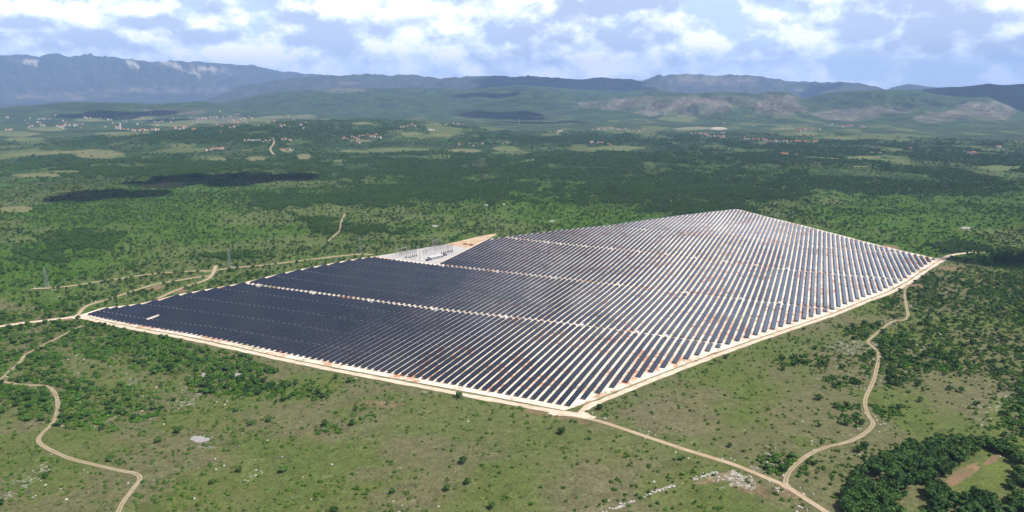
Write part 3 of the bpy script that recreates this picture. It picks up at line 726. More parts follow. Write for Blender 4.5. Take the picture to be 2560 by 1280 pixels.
for (xa, xb, ya, yb, nx_, ny_, where) in ((560, 860, 500, 640, 10, 5, 'in the left bay of the substation yard'), (980, 1200, 440, 540, 7, 3, 'in the middle of the substation yard'), (1215, 1500, 400, 560, 10, 5, 'in the right bay of the substation yard')):
    for i in range(nx_):
        for j in range(ny_):
            u, v = (i+eqr.uniform(-.1, .1))/(nx_-1), (j+eqr.uniform(-.1, .1))/(ny_-1)
            X_, Y_, _ = at(*z6(xa+(xb-xa)*u, ya+(yb-ya)*v-(u-.5)*60)); kk, ss = kss(X_, Y_)
            if ss < 864 or ss > float(np.interp(kk, *zip(*_ss)))-4 or kk > -47.6 or (-52.2 < kk < -48.6 and 872 < ss < 912): continue
            t_ = (0, 1, 0, 2, 1)[j]
            e = empty(PN[t_], (X_, Y_, float(zt(X_, Y_)[0])+.1), -TH); ne += 1
            for nm, me in PK_[t_]: put(nm, me, e)
            tag(e, PL[t_]+' '+where, 'switchgear', 'switchgear '+where)
p0, p1 = at(*z6(1090, 640)), at(*z6(1300, 590)); cx, cy = (p0[0]+p1[0])/2, (p0[1]+p1[1])/2; rz = math.atan2(p1[1]-p0[1], p1[0]-p0[0])
L = math.hypot(p1[0]-p0[0], p1[1]-p0[1]); e = empty('control_building', (cx, cy, float(zt(cx, cy)[0])+.1), rz)
b = MB(); b.box(0, 0, -.4, 4., L, 9); b.obj('wall', M['gravel'], e); b = MB(); b.box(0, 0, 4.002, 4.35, L+1, 10); b.obj('roof', M['roofgrey'], e)
for i in range(9):
    b = MB(); b.box(-L/2+L*(i+.5)/9, -4.53, 1.0 if i % 4 else .1, 3.0, L/9*.55, .08); b.obj('door' if i % 4 == 0 else 'window', M['dark'], e)
tag(e, 'long low grey building with a flat light roof in the substation yard', 'building')
X_, Y_, _ = at(*z6(1370, 565)); e = empty('power_transformer', (X_, Y_, float(zt(X_, Y_)[0])+.1), rz)
b = MB(); b.box(0, 0, -.2, 3.4, 5.5, 3.); b.obj('tank', M['dsteel'], e); b = MB(); [b.box(-2+.5*i, 2., .4, 3., .15, .9) for i in range(9)]; b.obj('radiator', M['dsteel'], e)
for i in (-1.5, 0, 1.5):
    b = MB(); b.bar((i, 0, 3.4), (i*1.2, -.4, 5.6), .22, .12, n=8); b.obj('bushing', M['insul'], e)
b = MB(); b.bar((-2, 1, 4.2), (1.4, 1, 4.2), .45, n=10); b.obj('conservator', M['dsteel'], e)
tag(e, 'dark oil transformer with cooling fins right of the grey control building', 'transformer')
for (zx, zy), lab in (((1735, 362), 'left red brown soil heap on the sandy lot'), ((1835, 378), 'right red brown soil heap on the sandy lot')):
    X_, Y_, _ = at(*z6(zx, zy)); b = MB(); n_ = 14; G = [[(math.cos(2*math.pi*i/n_)*q*(1+.3*math.sin(i*2.3+zx)), math.sin(2*math.pi*i/n_)*q*.7*(1+.25*math.cos(i*1.7)), h_*(1+.2*math.sin(i*3.1))) for i in range(n_)] for q, h_ in ((5., -.2), (3.6, 1.1), (1.6, 2.1), (.3, 2.3))]
    for j in range(3):
        for i in range(n_): b.quad([G[j][i], G[j][(i+1) % n_], G[j+1][(i+1) % n_], G[j+1][i]])
    o = b.obj('soil_heap', M['heap']); o.location = (X_, Y_, float(zt(X_, Y_)[0])+.1); tag(o, lab, 'soil heap')
X_, Y_, _ = at(*z6(1055, 655)); e = empty('pump_house', (X_, Y_, float(zt(X_, Y_)[0])+.1), rz)
b = MB(); b.box(0, 0, -.3, 2.4, 4, 3); b.obj('wall', M['dark'], e); b = MB(); b.box(0, 0, 2.402, 2.6, 4.5, 3.5); b.obj('roof', M['dsteel'], e); tag(e, 'tiny dark hut at the left end of the grey control building', 'hut')

# ------------------------------------------------------------------ villages
def house_proto(w, l, h, rf, wallm, roofm):
    a = MB(); a.box(0, 0, -3, h, l, w)
    r_ = MB(); g = h+rf; e = .5
    r_.quad([(-l/2-e, -w/2-e, h-.1), (l/2+e, -w/2-e, h-.1), (l/2+e, 0, g), (-l/2-e, 0, g)]); r_.quad([(l/2+e, w/2+e, h-.1), (-l/2-e, w/2+e, h-.1), (-l/2-e, 0, g), (l/2+e, 0, g)])
    r_.quad([(-l/2-e, -w/2-e, h-.3), (-l/2-e, w/2+e, h-.3), (l/2+e, w/2+e, h-.3), (l/2+e, -w/2-e, h-.3)])
    for sx in (-1, 1): a.quad([(sx*l/2, -w/2, h), (sx*l/2, w/2, h), (sx*l/2, 0, g-.3)][::sx])
    wd = MB()
    for sy in (-1, 1):
        for i in range(4):
            for z_ in ((1.2,) if h < 5 else (1.2, 4.)): wd.box(-l/2+l*(i+.5)/4, sy*(w/2+.03), z_, z_+1.3, 1., .06)
    return [('wall', a.mesh('wall', [M[wallm]])), ('roof', r_.mesh('roof', [M[roofm]])), ('window', wd.mesh('windows', [M['dark']]))]
HP = [house_proto(8, 10, 5.5, 2.6, 'white', 'roofred'), house_proto(9, 12, 6, 2.8, 'cream', 'roofred'), house_proto(7, 9, 3.2, 2.2, 'cream', 'roofred'), house_proto(9, 10, 6.2, 2.6, 'white', 'roofred'), house_proto(10, 34, 4.6, 1.8, 'white', 'roofgrey')]
HL = ['white house with red tiled roof', 'cream house with red tiled roof', 'low cream cottage with red roof', 'tall white house with red roof', 'long white hall with pale roof']
def zz(x0, y0, s): return lambda L: [(x0+a/s, y0+b/s) for a, b in L]
V = [('in the small hamlet left of the winding lane', zz(480,300,4.923)([(170,380),(230,370),(262,362),(300,358),(340,362),(372,360)]), 1.),
 ('in the village at the top of the winding lane', zz(480,300,4.923)([(650,262),(690,260),(880,285),(905,268),(940,285),(960,262),(985,238),(1005,245),(1100,243),(1130,240),(1150,240),(1125,268),(1190,250),(1215,258)]), 1.),
 ('beside the square green field below the village', zz(480,300,4.923)([(1095,372),(1120,378),(1180,368),(1200,374)]), 1.),
 ('in the compact village on the wooded rise', zz(480,300,4.923)([(1870,235),(1890,240),(1912,243),(1968,213),(1985,222),(2005,225),(2030,235),(2055,242),(2060,208),(2090,206),(2115,206),(2160,186),(2195,210),(2220,208),(2245,212),(2270,190),(2300,222),(2320,225),(2040,285),(2055,290)]), 1.),
 ('in the hilltop hamlet at the woods edge', zz(600,180,3.657)([(1470,508),(1500,505),(1530,500),(1560,490),(1575,480),(1600,500),(1715,522),(1745,532),(1765,540),(1792,477),(1875,487),(1895,480),(1950,474),(1985,480),(2010,483),(2040,485)]), 1.),
 ('above the long pale meadow amid the woods', zz(600,180,3.657)([(2000,668),(2025,668),(2100,662),(2130,684),(2215,660),(2285,652),(2300,658),(2405,660),(2440,655)]), 1.),
 ('in the bright row village on the valley floor', zz(1200,160,3.657)([(1030,602),(1045,600),(1080,602),(1112,595),(1130,600),(1150,600),(1180,598),(1205,594),(1225,592),(1250,596),(1272,604),(1300,603),(1330,602),(1350,614),(1375,614),(1400,614),(1450,617),(1490,608),(1520,612)]), 1.3),
 ('in the hamlet above the far meadow', zz(1200,160,3.657)([(1010,722),(1025,722),(1080,728),(1110,730),(1170,742),(1190,744)]), 1.2),
 ('in the town right of the pale sand strip', zz(1200,160,3.657)([(1935,640),(1970,645),(2000,650),(2030,645),(2060,648),(2080,660),(2110,670),(2140,665),(2170,672),(2200,680),(2230,685),(2260,690),(2210,635),(2230,635)]), 1.4),
 ('in the long street village on the right', zz(1860,160,3.657)([(10,690),(40,692),(90,698),(130,700),(180,706),(205,706),(230,708),(260,714),(290,712),(330,712),(360,710),(390,712),(430,716),(480,716),(510,720),(560,720),(590,722),(640,720),(655,718)]), 1.3),
 ('beside the pale gravel lots on the right', zz(1860,160,3.657)([(400,572),(500,612),(525,600),(545,602),(630,605),(660,600),(690,602),(500,624)]), 1.6),
 ('in the far hamlet under the rocky hill', zz(1860,160,3.657)([(870,580),(900,580),(935,575),(960,574),(985,574),(1070,580),(1095,580),(1115,582)]), 1.5),
 ('along the long green field on the right', zz(1860,160,3.657)([(355,835),(385,832),(400,838),(475,835),(1160,822),(1175,822),(1245,826)]), 1.1),
 ('in the lonely hamlet near the right edge', zz(1860,160,3.657)([(2010,812),(2050,826),(2075,830),(2095,818),(2115,828),(1520,780),(2310,768),(2330,768)]), 1.2),
 ('in the left part of the valley town', zz(0,100,4.)([(60,905),(85,908),(110,900),(290,880),(320,865),(390,795),(415,790),(440,795),(420,862),(440,862),(570,868),(600,875),(630,868),(650,860),(690,856),(740,862),(770,855),(630,812),(660,820),(75,780),(300,788)]), 1.5),
 ('in the middle of the valley town', zz(0,100,4.)([(850,780),(870,785),(900,782),(1010,778),(1080,800),(1160,875),(1200,895),(1240,895),(1275,900),(1330,910),(1345,915),(1390,912),(1415,905),(1440,912),(1470,912),(1520,905),(1550,905),(1580,902),(1550,800),(1570,858),(1640,798)]), 1.5),
 ('in the right of the valley town', zz(0,100,4.)([(1700,795),(1730,790),(1750,888),(1770,895),(1800,900),(1830,888),(1865,872),(1930,908),(1950,902),(1900,780),(1955,785),(1990,790),(2020,788),(2050,792),(2100,772),(2130,776),(2165,780),(2230,775),(2300,772),(2360,750),(2390,745),(2400,795),(2430,785),(2455,792),(2490,765),(2510,790),(2200,716),(2220,872),(2300,884),(2340,880),(2370,830)]), 1.5)]
hr = random.Random(5)
V.append(('scattered through the gardens of the valley town', lambda L: L, [(hr.uniform(60, 760), hr.gauss(306, 10)) for _ in range(70)], 1.15))
V.append(('at the edge of the right hand valley villages', lambda L: L, [(hr.uniform(1740, 2150), hr.gauss(328, 12)) for _ in range(30)], 1.1))
V = [(v[0], v[1](v[2]), v[3]) if len(v) == 4 else v for v in V]
for where, L, sc in V:
    for (x, y) in L:
        X_, Y_, Z_ = at(x, y); t_ = hr.choice((0, 0, 1, 2, 3, 3)); f_ = sc*hr.uniform(.8, 1.15)
        e = empty('village_house', (X_, Y_, Z_+1.), hr.uniform(-.6, .6)+hr.choice((0, 1.57))); e.scale = (f_, f_, f_)
        for nm, me in HP[t_]: put(nm, me, e)
        tag(e, HL[t_]+' '+where, 'house', 'houses '+where)
for (x, y), lab in ((zz(480,300,4.923)([(810,262)])[0], 'long white hall with pale roof left of the winding lane'), ((1400+0, 328), 'long white hall at the edge of the bright row village'), (zz(600,180,3.657)([(1750,537)])[0], 'long white hall below the hilltop hamlet'), (zz(480,300,4.923)([(740,262)])[0], 'long white shed just left of the white hall by the lane')):
    X_, Y_, Z_ = at(x, y); e = empty('village_hall', (X_, Y_, Z_+1), .05)
    for nm, me in HP[4]: put(nm, me, e)
    tag(e, lab, 'hall')
X_, Y_, Z_ = at(295, 322); e = empty('church', (X_, Y_, Z_), .1); b = MB(); b.box(0, 0, -2, 12, 30, 13); b.obj('nave', M['white'], e)
b = MB(); b.box(18, 0, -2, 34, 7, 7); t_ = b.obj('tower', M['white'], e); b = MB(); b.box(18, 0, 34.002, 44, 7.4, 7.4, taper=.05); b.obj('spire', M['roofgrey'], t_)
b = MB(); b.box(0, 0, 12.002, 17, 31, 14, taper=.3); b.obj('roof', M['roofred'], e); tag(e, 'white church with a tall tower in the middle of the valley town', 'church')

# ------------------------------------------------------------------ vegetation
def crown_mesh(name, seed, nleaf, leaf, m, flatn=.75, lumps=7, core=True):
    r = np.random.default_rng(seed); b = MB()
    cen = [(0, 0, .55*flatn, .62)]
    for i in range(lumps):
        t = 2*math.pi*(i+r.uniform(-.3, .3))/lumps; q = r.uniform(.3, .62)
        cen.append((math.cos(t)*q, math.sin(t)*q, flatn*r.uniform(.35, .95), r.uniform(.3, .46)))
    if core:
        n_, m_ = 9, 6
        for (cx, cy, cz, cr) in cen[:5]:
            cr *= .82; G = [[(cx+cr*math.cos(2*math.pi*i/n_)*math.sin(math.pi*j/m_)*r.uniform(.85, 1.12), cy+cr*math.sin(2*math.pi*i/n_)*math.sin(math.pi*j/m_)*r.uniform(.85, 1.12), cz+cr*.8*math.cos(math.pi*j/m_)) for i in range(n_)] for j in range(m_+1)]
            for j in range(m_):
                for i in range(n_): b.quad([G[j][i], G[j+1][i], G[j+1][(i+1) % n_], G[j][(i+1) % n_]])
    for _ in range(nleaf):
        cx, cy, cz, cr = cen[r.integers(len(cen))]
        d = r.normal(size=3); d[2] = abs(d[2])*.9-.25*r.random(); d /= np.linalg.norm(d); q = cr*r.uniform(.85, 1.18)
        p = np.array([cx, cy, cz])+d*q*np.array([1, 1, .85]); nn = d+r.normal(size=3)*.45; nn /= np.linalg.norm(nn)
        u = np.cross(nn, r.normal(size=3)); u /= np.linalg.norm(u); v = np.cross(nn, u); s_ = leaf*r.uniform(.6, 1.3)
        b.quad([p+u*s_, p+v*s_*.8, p-u*s_, p-v*s_*.8])
    me = b.mesh(name, [M[m]]); return me
TREE = [crown_mesh('oak_crown', 100+i, 260, .16, 'oak', .95, 8) for i in range(5)]
BUSH = [crown_mesh('bush_crown', 200+i, 150, .19, 'shrub', .7, 6) for i in range(5)]
FTREE = [crown_mesh('far_tree', 300+i, 46, .32, 'oak', .9, 5) for i in range(4)]
FBUSH = [crown_mesh('far_bush', 400+i, 40, .34, 'shrub', .75, 5) for i in range(4)]
tb = MB(); tb.bar((0, 0, -.15), (.02, .01, .32), .06, .045, n=7)
for i in range(4):
    t_ = i*1.6+.4; tb.bar((.01, .0, .24+.02*i), (math.cos(t_)*.3, math.sin(t_)*.3, .55), .03, .012, n=5)
TRUNK = tb.mesh('oak_trunk', [M['bark']])

def sample(rmin, rmax, per, amax=50.):
    area = math.radians(2*amax)/2*(rmax**2-rmin**2); n = int(area/per)
    r = np.sqrt(rng.uniform(rmin**2, rmax**2, n)); a = np.radians(rng.uniform(-amax, amax, n))
    return r*np.sin(a), r*np.cos(a)
XS = []; 
for a, b_, per in ((330, 620, 8.), (620, 1150, 9.), (1150, 1900, 14.), (1900, 3000, 36.), (3000, 4600, 130.)): XS.append(np.array(sample(a, b_, per)))
XY = np.concatenate(XS, 1); X, Y = XY
Z = zt(X, Y); px, py, front, r = landcover(X, Y, Z)
keep = (px > -650) & (px < 3210) & (py < 1420) & (((px > -120) & (px < 2680)) | (rng.random(len(px)) < .6))
ok = keep.copy()
ok &= ~inpoly(X, Y, POLY)
kk, ss = kss(X, Y)
pd = dline(X, Y, list(POLY)+[POLY[0]])
ok &= ~((pd < 10.5) & front)
ok &= pd > 2.
ok &= ~((kk > -62.5) & (kk < -46) & (ss > 850) & (ss < np.interp(kk, *zip(*_ss))+3)) & ~((kk > -54) & (kk < -45.5) & (ss > 950) & (ss < np.interp(kk, *zip(*_sl))+2))
for L, w in ROADLINES:
    near = np.zeros(len(X), bool); L = [tuple(q) for q in L]
    ok &= dline(X, Y, L) > w/2+(3.4 if w == 4.6 else 1.2)
pond = blob(px, py, PONDS+JUNC, .0)+blob(px, py, [(c[0], c[1], rx, ry, sl) for c, rx, ry, sl in REDS], .1)
ok &= (pond < .4)
ok &= ~((blob(px, py, FIELDS, .25, 5) > .5) & (r > 900) & (rng.random(len(X)) > .03))
ok &= ~((blob(px, py, PALE+PALE2, .1, 6) > .3) & (r > 3000))
cl = fbm(X/38., Y/38., 4, 55); cl2 = fbm(X/150., Y/150., 3, 65)
dens_f = .085+.24*sstep(.48, .64, cl)+.12*sstep(.5, .7, cl2)
dn = blob(px, py, DENSE, .45, 4)
dens_f = dens_f+dn*np.where(px > 2000, .72, 1.)*(.36+.6*sstep(.36, .56, cl))
kd = blob(px, py, KARST, .4, 3); dens_f = dens_f+kd*.12
open_ = blob(px, py, [(1500,1180,420,110),(1500,1120,300,80),(1850,1000,230,90,-.2),(700,1180,330,60),(1100,1100,260,70),(2330,1010,120,40)], .4, 8)
dens_f *= (1-.5*open_)
wd = blob(px, py, WOODS, .9, 3)
dens_b = .46+.5*sstep(.36, .56, cl)+.2*(cl2-.5)
dens_b = np.where(kd > .4, dens_b*.62, dens_b); dens_b = np.maximum(dens_b, wd*(.62+.36*sstep(.3, .5, cl)))
gap = (fbm(X/170., Y/300., 3, 91) > .61) & (r > 2300); dens_b = np.where(gap, .06, dens_b)
dens = np.where(front, dens_f, dens_b)
ing = np.zeros(len(X), bool)
for g in GROVE: ing |= inpoly(px, py, g)
ing &= r < 900
mead = (blob(px, py, [(2440,1205,110,50,-.3)], .0) > .3) & ~ing & (r < 900)
dens = np.where(mead, .012, dens)
sel = ok & (rng.random(len(X)) < dens) & ~ing
# the grove: crowns that touch
gx, gy = sample(340, 640, 17., 44.); gz = zt(gx, gy); gpx, gpy = proj(gx, gy, gz); gi = np.zeros(len(gx), bool)
for g in GROVE: gi |= inpoly(gpx, gpy, g)
gx, gy, gz, gpx, gpy = (q[gi] for q in (gx, gy, gz, gpx, gpy))
X, Y, Z, px, py, r, front, wd, dn = (q[sel] for q in (X, Y, Z, px, py, r, front, wd, dn)); cl = cl[sel]
pt = np.where(front, .02+.10*dn, .10+.62*(wd > .4)); istree = rng.random(len(X)) < pt
size = np.where(istree, rng.uniform(2.2, 3.7, len(X)), rng.uniform(.55, 1.75, len(X))+.5*(rng.random(len(X)) > .9))
size = np.where(front, size*np.where(istree, .9, .88+.5*dn), size*.86)
size *= 1+.9*sstep(1300, 4200, r)
X = np.r_[X, gx]; Y = np.r_[Y, gy]; Z = np.r_[Z, gz]; px = np.r_[px, gpx]; py = np.r_[py, gpy]
istree = np.r_[istree, np.ones(len(gx), bool)]; size = np.r_[size, rng.uniform(3.0, 4.6, len(gx))]; front = np.r_[front, np.ones(len(gx), bool)]; isg = np.r_[np.zeros(len(wd), bool), np.ones(len(gx), bool)]
r = np.hypot(X, Y); infr = (px > 0) & (px < 2560) & (py > 0) & (py < 1278)
print('plants', len(X), 'trees', istree.sum(), 'grove', len(gx))
def where_is(x, y, g):
    if g:
        if x > 2500: return 'at the lower right edge of the photo'
        if y < 1145: return 'on the upper rim of the dense grove' if x < 2450 else 'in the tree line above the red patch'
        if x < 2180: return 'on the left rim of the dense grove'
        if x > 2395 and y > 1225: return 'in the small clump below the green meadow'
        if x > 2290 and y > 1222: return 'in the clump at the bottom edge below the grove'
        if x > 2330: return 'where the grove borders the red patch'
        return 'in the middle of the dense grove' if y < 1215 else 'in the lower part of the dense grove'
    if x < 400 and y > 1150: return 'near the winding track at the lower left'
    if x < 200 and y > 950: return 'left of the winding track'
    if x < 760 and y > 1060: return 'on the open grass around the big grey stone pan'
    if x < 780 and y > 880: return 'in the thick scrub below the left half of the field'
    if x < 780: return 'in the scrub around the left corner of the field'
    if x < 1250 and y < 1040: return 'just below the front perimeter road'
    if x < 1250: return 'on the open grass at bottom centre'
    if x < 1480 and y < 1120: return 'near the front corner of the solar field'
    if x < 1700: return 'on the open grass left of the straight dirt road'
    if x < 2000 and y > 1100: return 'beside the straight dirt road'
    if x < 2160 and y > 1040: return 'in the wedge between dirt road and winding meadow track'
    if x < 2160: return 'on the meadow right of the perimeter road'
    if y > 1000: return 'between the meadow track and the dense grove'
    if y > 780: return 'in the scrub right of the meadow track'
    return 'in the scrub right of the field corner'
imp = size/np.hypot(r, H)*np.where(infr, 1, 0)
own = np.zeros(len(X), bool)
for sel_, cap in ((istree, 300), (~istree, 300)):
    idx = np.where(sel_ & infr)[0]; idx = idx[np.argsort(-imp[idx])][:cap]; own[idx] = True
GT = {}
for i in np.where(own)[0]:
    s_ = float(size[i]); w_ = where_is(px[i], py[i], isg[i]); sz = ('big' if s_ > 3.9 else 'midsized' if s_ > 3. else 'small') if istree[i] else ('broad' if s_ > 1.9 else 'low' if s_ < 1.3 else 'rounded')
    if istree[i]:
        e = empty('oak_tree', (X[i], Y[i], Z[i]), rnd.uniform(0, 6.28)); e.scale = (s_, s_, s_*rnd.uniform(.85, 1.1))
        c_ = put('crown', TREE[rnd.randrange(5)], e); c_.location.z = .32; put('trunk', TRUNK, e)
        tag(e, '%s leafy tree %s' % (sz, w_), 'tree', '%s trees %s' % (sz, w_))
    else:
        e = put('scrub_bush', BUSH[rnd.randrange(5)]); e.location = (X[i], Y[i], Z[i]-.1*s_); e.rotation_euler.z = rnd.uniform(0, 6.28); e.scale = (s_, s_, s_*rnd.uniform(.75, 1.05))
        tag(e, '%s green bush %s' % (sz, w_), 'bush', '%s bushes %s' % (sz, w_))

def scatter(name, P, S, rz, idx, meshes, label, cat):
    me = bpy.data.meshes.new(name); me.vertices.add(len(P)); me.vertices.foreach_set('co', P.astype('f').ravel())
    for nm, typ, d in (('scl', 'FLOAT', S), ('rz', 'FLOAT', rz), ('pick', 'INT', idx)):
        a = me.attributes.new(nm, typ, 'POINT'); a.data.foreach_set('value', d.astype('f' if typ == 'FLOAT' else 'i'))
    me.update(); o = put(name, me)
    ng = bpy.data.node_groups.new(name+'_nodes', 'GeometryNodeTree')
    ng.interface.new_socket('Geometry', in_out='INPUT', socket_type='NodeSocketGeometry'); ng.interface.new_socket('Geometry', in_out='OUTPUT', socket_type='NodeSocketGeometry')
    gi_ = ng.nodes.new('NodeGroupInput'); go = ng.nodes.new('NodeGroupOutput'); ip = ng.nodes.new('GeometryNodeInstanceOnPoints')
    jn = ng.nodes.new('GeometryNodeJoinGeometry')
    for m_ in meshes:
        t_ = bpy.data.objects.new('template_'+m_.name, m_); oi = ng.nodes.new('GeometryNodeObjectInfo'); oi.inputs['Object'].default_value = t_; oi.inputs['As Instance'].default_value = True
        ng.links.new(oi.outputs['Geometry'], jn.inputs[0])
    def attr(nm, typ):
        a = ng.nodes.new('GeometryNodeInputNamedAttribute'); a.data_type = typ; a.inputs['Name'].default_value = nm; return a.outputs['Attribute']
    ng.links.new(gi_.outputs[0], ip.inputs['Points']); ng.links.new(jn.outputs[0], ip.inputs['Instance']); ip.inputs['Pick Instance'].default_value = True
    ng.links.new(attr('pick', 'INT'), ip.inputs['Instance Index'])
    cx_ = ng.nodes.new('ShaderNodeCombineXYZ'); ng.links.new(attr('rz', 'FLOAT'), cx_.inputs[2]); ng.links.new(cx_.outputs[0], ip.inputs['Rotation'])
    ng.links.new(attr('scl', 'FLOAT'), ip.inputs['Scale']); ng.links.new(ip.outputs[0], go.inputs[0])
    md = o.modifiers.new('scatter', 'NODES'); md.node_group = ng
    tag(o, label, cat, kind='stuff'); return o
for nm, s_, far, near, lab, cat in (('woodland', istree, FTREE, TREE, 'dark green woodland covering the land behind and beside the field', 'woodland'), ('scrubland', ~istree, FBUSH, BUSH, 'green scrub bushes covering the karst land around the field', 'scrub')):
    i = np.where(s_ & ~own)[0]; nr = r[i] < 800
    P = np.c_[X[i], Y[i], Z[i]+(.22*size[i] if nm == 'woodland' else -.1*size[i])]
    pick = np.where(nr, rng.integers(0, len(near), len(i)), len(near)+rng.integers(0, len(far), len(i)))
    scatter(nm, P, size[i], rng.uniform(0, 6.28, len(i)), pick, near+far, lab, cat)
# loose limestone along the tracks and in the karst patches
def stone(seed):
    r_ = np.random.default_rng(seed); b = MB(); n_ = 6; G = [[(math.cos(2*math.pi*i/n_)*q*r_.uniform(.7, 1.2), math.sin(2*math.pi*i/n_)*q*r_.uniform(.7, 1.2), h_) for i in range(n_)] for q, h_ in ((1, -.2), (.9, .3), (.45, .6))]
    for j in (0, 1):
        for i in range(n_): b.quad([G[j][i], G[j][(i+1) % n_], G[j+1][(i+1) % n_], G[j+1][i]])
    b.quad(G[2]); return b.mesh('limestone_block', [M['rock']])
ST_ = [stone(i) for i in range(4)]
sx, sy = sample(340, 1300, 16.); sz_ = zt(sx, sy); spx, spy, sfr, sr = landcover(sx, sy, sz_)
q = blob(spx, spy, KARST, .5, 3)*.13*sstep(.5, .66, fbm(sx/14., sy/14., 3, 71))+.002
for nm in ('dirt_road_fork', 'meadow_track', 'pylon_track', 'hillside_track'):
    d = dline(sx, sy, [tuple(p) for p in TR[nm][0]]); w = TR[nm][1]
    q = q+.35*((d > w/2+.6) & (d < w/2+9))*sstep(.45, .62, fbm(sx/12., sy/12., 3, 72)); q = np.where(d < w/2+.6, 0, q)
wl = dline(sx, sy, pts([(1520,1275),(1600,1245),(1690,1212),(1760,1190),(1790,1180)])); q = q+1.*(wl < 2.5)
s2 = (rng.random(len(sx)) < q) & ~inpoly(sx, sy, POLY) & (dline(sx, sy, list(POLY)+[POLY[0]]) > 10) & (spx > -100) & (spx < 2660) & (spy < 1330) & ~((kss(sx, sy)[0] > -62.5) & (kss(sx, sy)[0] < -45) & (kss(sx, sy)[1] > 850) & (kss(sx, sy)[1] < 1080))
for L, w in ROADLINES: s2 &= dline(sx, sy, [tuple(p) for p in L]) > w/2+.5
_wl = resample(pts([(1510,1282),(1560,1262),(1600,1245),(1650,1226),(1690,1212),(1740,1197),(1790,1180)]), .55); _wl = _wl[fbm(_wl[:, 0]/5., _wl[:, 1]/5., 2, 5) > .40]; _wl = _wl+rng.normal(0, .45, _wl.shape)
sx = np.r_[sx, _wl[:, 0]]; sy = np.r_[sy, _wl[:, 1]]; sz_ = np.r_[sz_, zt(_wl[:, 0], _wl[:, 1])]; s2 = np.r_[s2, np.ones(len(_wl), bool)]
n_ = int(s2.sum()); scatter('loose_stones', np.c_[sx, sy, sz_][s2], rng.uniform(.35, 1.1, n_), rng.uniform(0, 6.28, n_), rng.integers(0, 4, n_), ST_, 'pale limestone blocks strewn over the grass and along the tracks', 'stones')

# ------------------------------------------------------------------ sun, clouds, air, sky, camera
SAZ, SEL = math.radians(112), math.radians(56)
sv = np.array([math.sin(SAZ)*math.cos(SEL), math.cos(SAZ)*math.cos(SEL), math.sin(SEL)])
sun = bpy.data.lights.new('sun', 'SUN'); sun.energy = 5.; sun.angle = math.radians(.53); sun.color = (1, .955, .89)
so = bpy.data.objects.new('sun', sun); C.objects.link(so)
from mathutils import Vector
so.rotation_euler = Vector(tuple(sv)).to_track_quat('Z', 'Y').to_euler()
TOP = max(ZMAX+60, 1700.)
def cloud(px_, py_, lumps, rad, lab, seed):
    x, y, z = at(px_, py_); d = math.hypot(x, y); zc = max(TOP+rad*.8+60, H+.15*d+rad)
    t = (zc-z)/sv[2]; cx, cy = x+sv[0]*t, y+sv[1]*t
    r_ = np.random.default_rng(seed); b = MB(); n_, m_ = 44, 18
    for (dx, dy, f) in lumps:
        R_ = rad*f; ox, oy, oz = dx*rad, dy*rad, r_.uniform(-.04, .12)*rad
        th = [2*math.pi*i/n_ for i in range(n_)]; G = []
        for j in range(m_+1):
            ph = math.pi*j/m_; u = np.array([math.cos(a) for a in th])*math.sin(ph); v = np.array([math.sin(a) for a in th])*math.sin(ph); w = math.cos(ph)
            nn = 1+(fbm(u*2.6+seed+dx*3, v*2.6+w*2+dy*3, 5, seed)-.5)*1.5
            h_ = w*(.55 if w > 0 else .22)
            G.append([(ox+R_*u[i]*nn[i], oy+R_*v[i]*nn[i], oz+R_*h_*nn[i]) for i in range(n_)])
        for j in range(m_):
            for i in range(n_): b.quad([G[j][i], G[j+1][i], G[j+1][(i+1) % n_], G[j][(i+1) % n_]])
    o = b.obj('cloud', M['cloud']); o.location = (cx, cy, zc); tag(o, lab, 'cloud', 'cumulus clouds drifting overhead')
cloud(600, 446, [(0,0,1),(-1.1,-.1,.7),(1.1,.15,.6),(.3,-.6,.8)], 128, 'small white cumulus above the dark woods left of the middle', 1)
cloud(420, 462, [(0,0,.9),(-1.2,.5,.5)], 85, 'white cloud puff shading the woods beyond the pylons', 2)
cloud(235, 488, [(0,0,1),(1.1,.3,.7),(0,-.7,.5)], 95, 'wide white cloud above the woods at the left edge', 3)
cloud(1245, 292, [(0,0,1),(-.7,.8,.6),(.9,.6,.7),(.8,-.6,.6)], 300, 'white cloud above the middle hillside', 4)
cloud(1350, 306, [(0,0,1),(1.2,.2,.7),(-1.2,0,.8)], 200, 'flat white cloud right of the middle hillside', 5)
cloud(290, 288, [(0,0,1),(.9,1.2,.7),(-1.,-.9,.5)], 250, 'white cloud above the valley town', 6)
cloud(410, 300, [(0,0,1),(.8,.1,.7)], 170, 'small white cloud right above the valley town', 7)
cloud(2525, 250, [(0,0,1),(.9,.5,.9),(-.5,1.1,.8),(1.4,-.4,.8)], 1150, 'huge white cloud above the dark mountain at the right', 8)
cloud(1400, 205, [(0,0,1),(1.2,.2,.8),(-1.1,0,.7)], 800, 'broad white cloud above the far middle ridge', 9)
cloud(1590, 226, [(0,0,1),(1.2,.2,.6),(-1.2,0,.6)], 380, 'long white cloud before the rocky mountain', 10)
cloud(2045, 226, [(0,0,1),(1.1,.2,.6)], 260, 'small white cloud above the green hill at the right', 13)
cloud(1220, 237, [(0,0,1),(1.2,.2,.6),(-1.3,-.2,.5)], 220, 'thin white cloud above the far green slope', 14)
cloud(2490, 655, [(0,0,1),(1.3,.3,.9),(-.9,.5,.6),(2.4,.2,.8)], 42, 'small white cloud wisp above the scrub beyond the right field corner', 15)

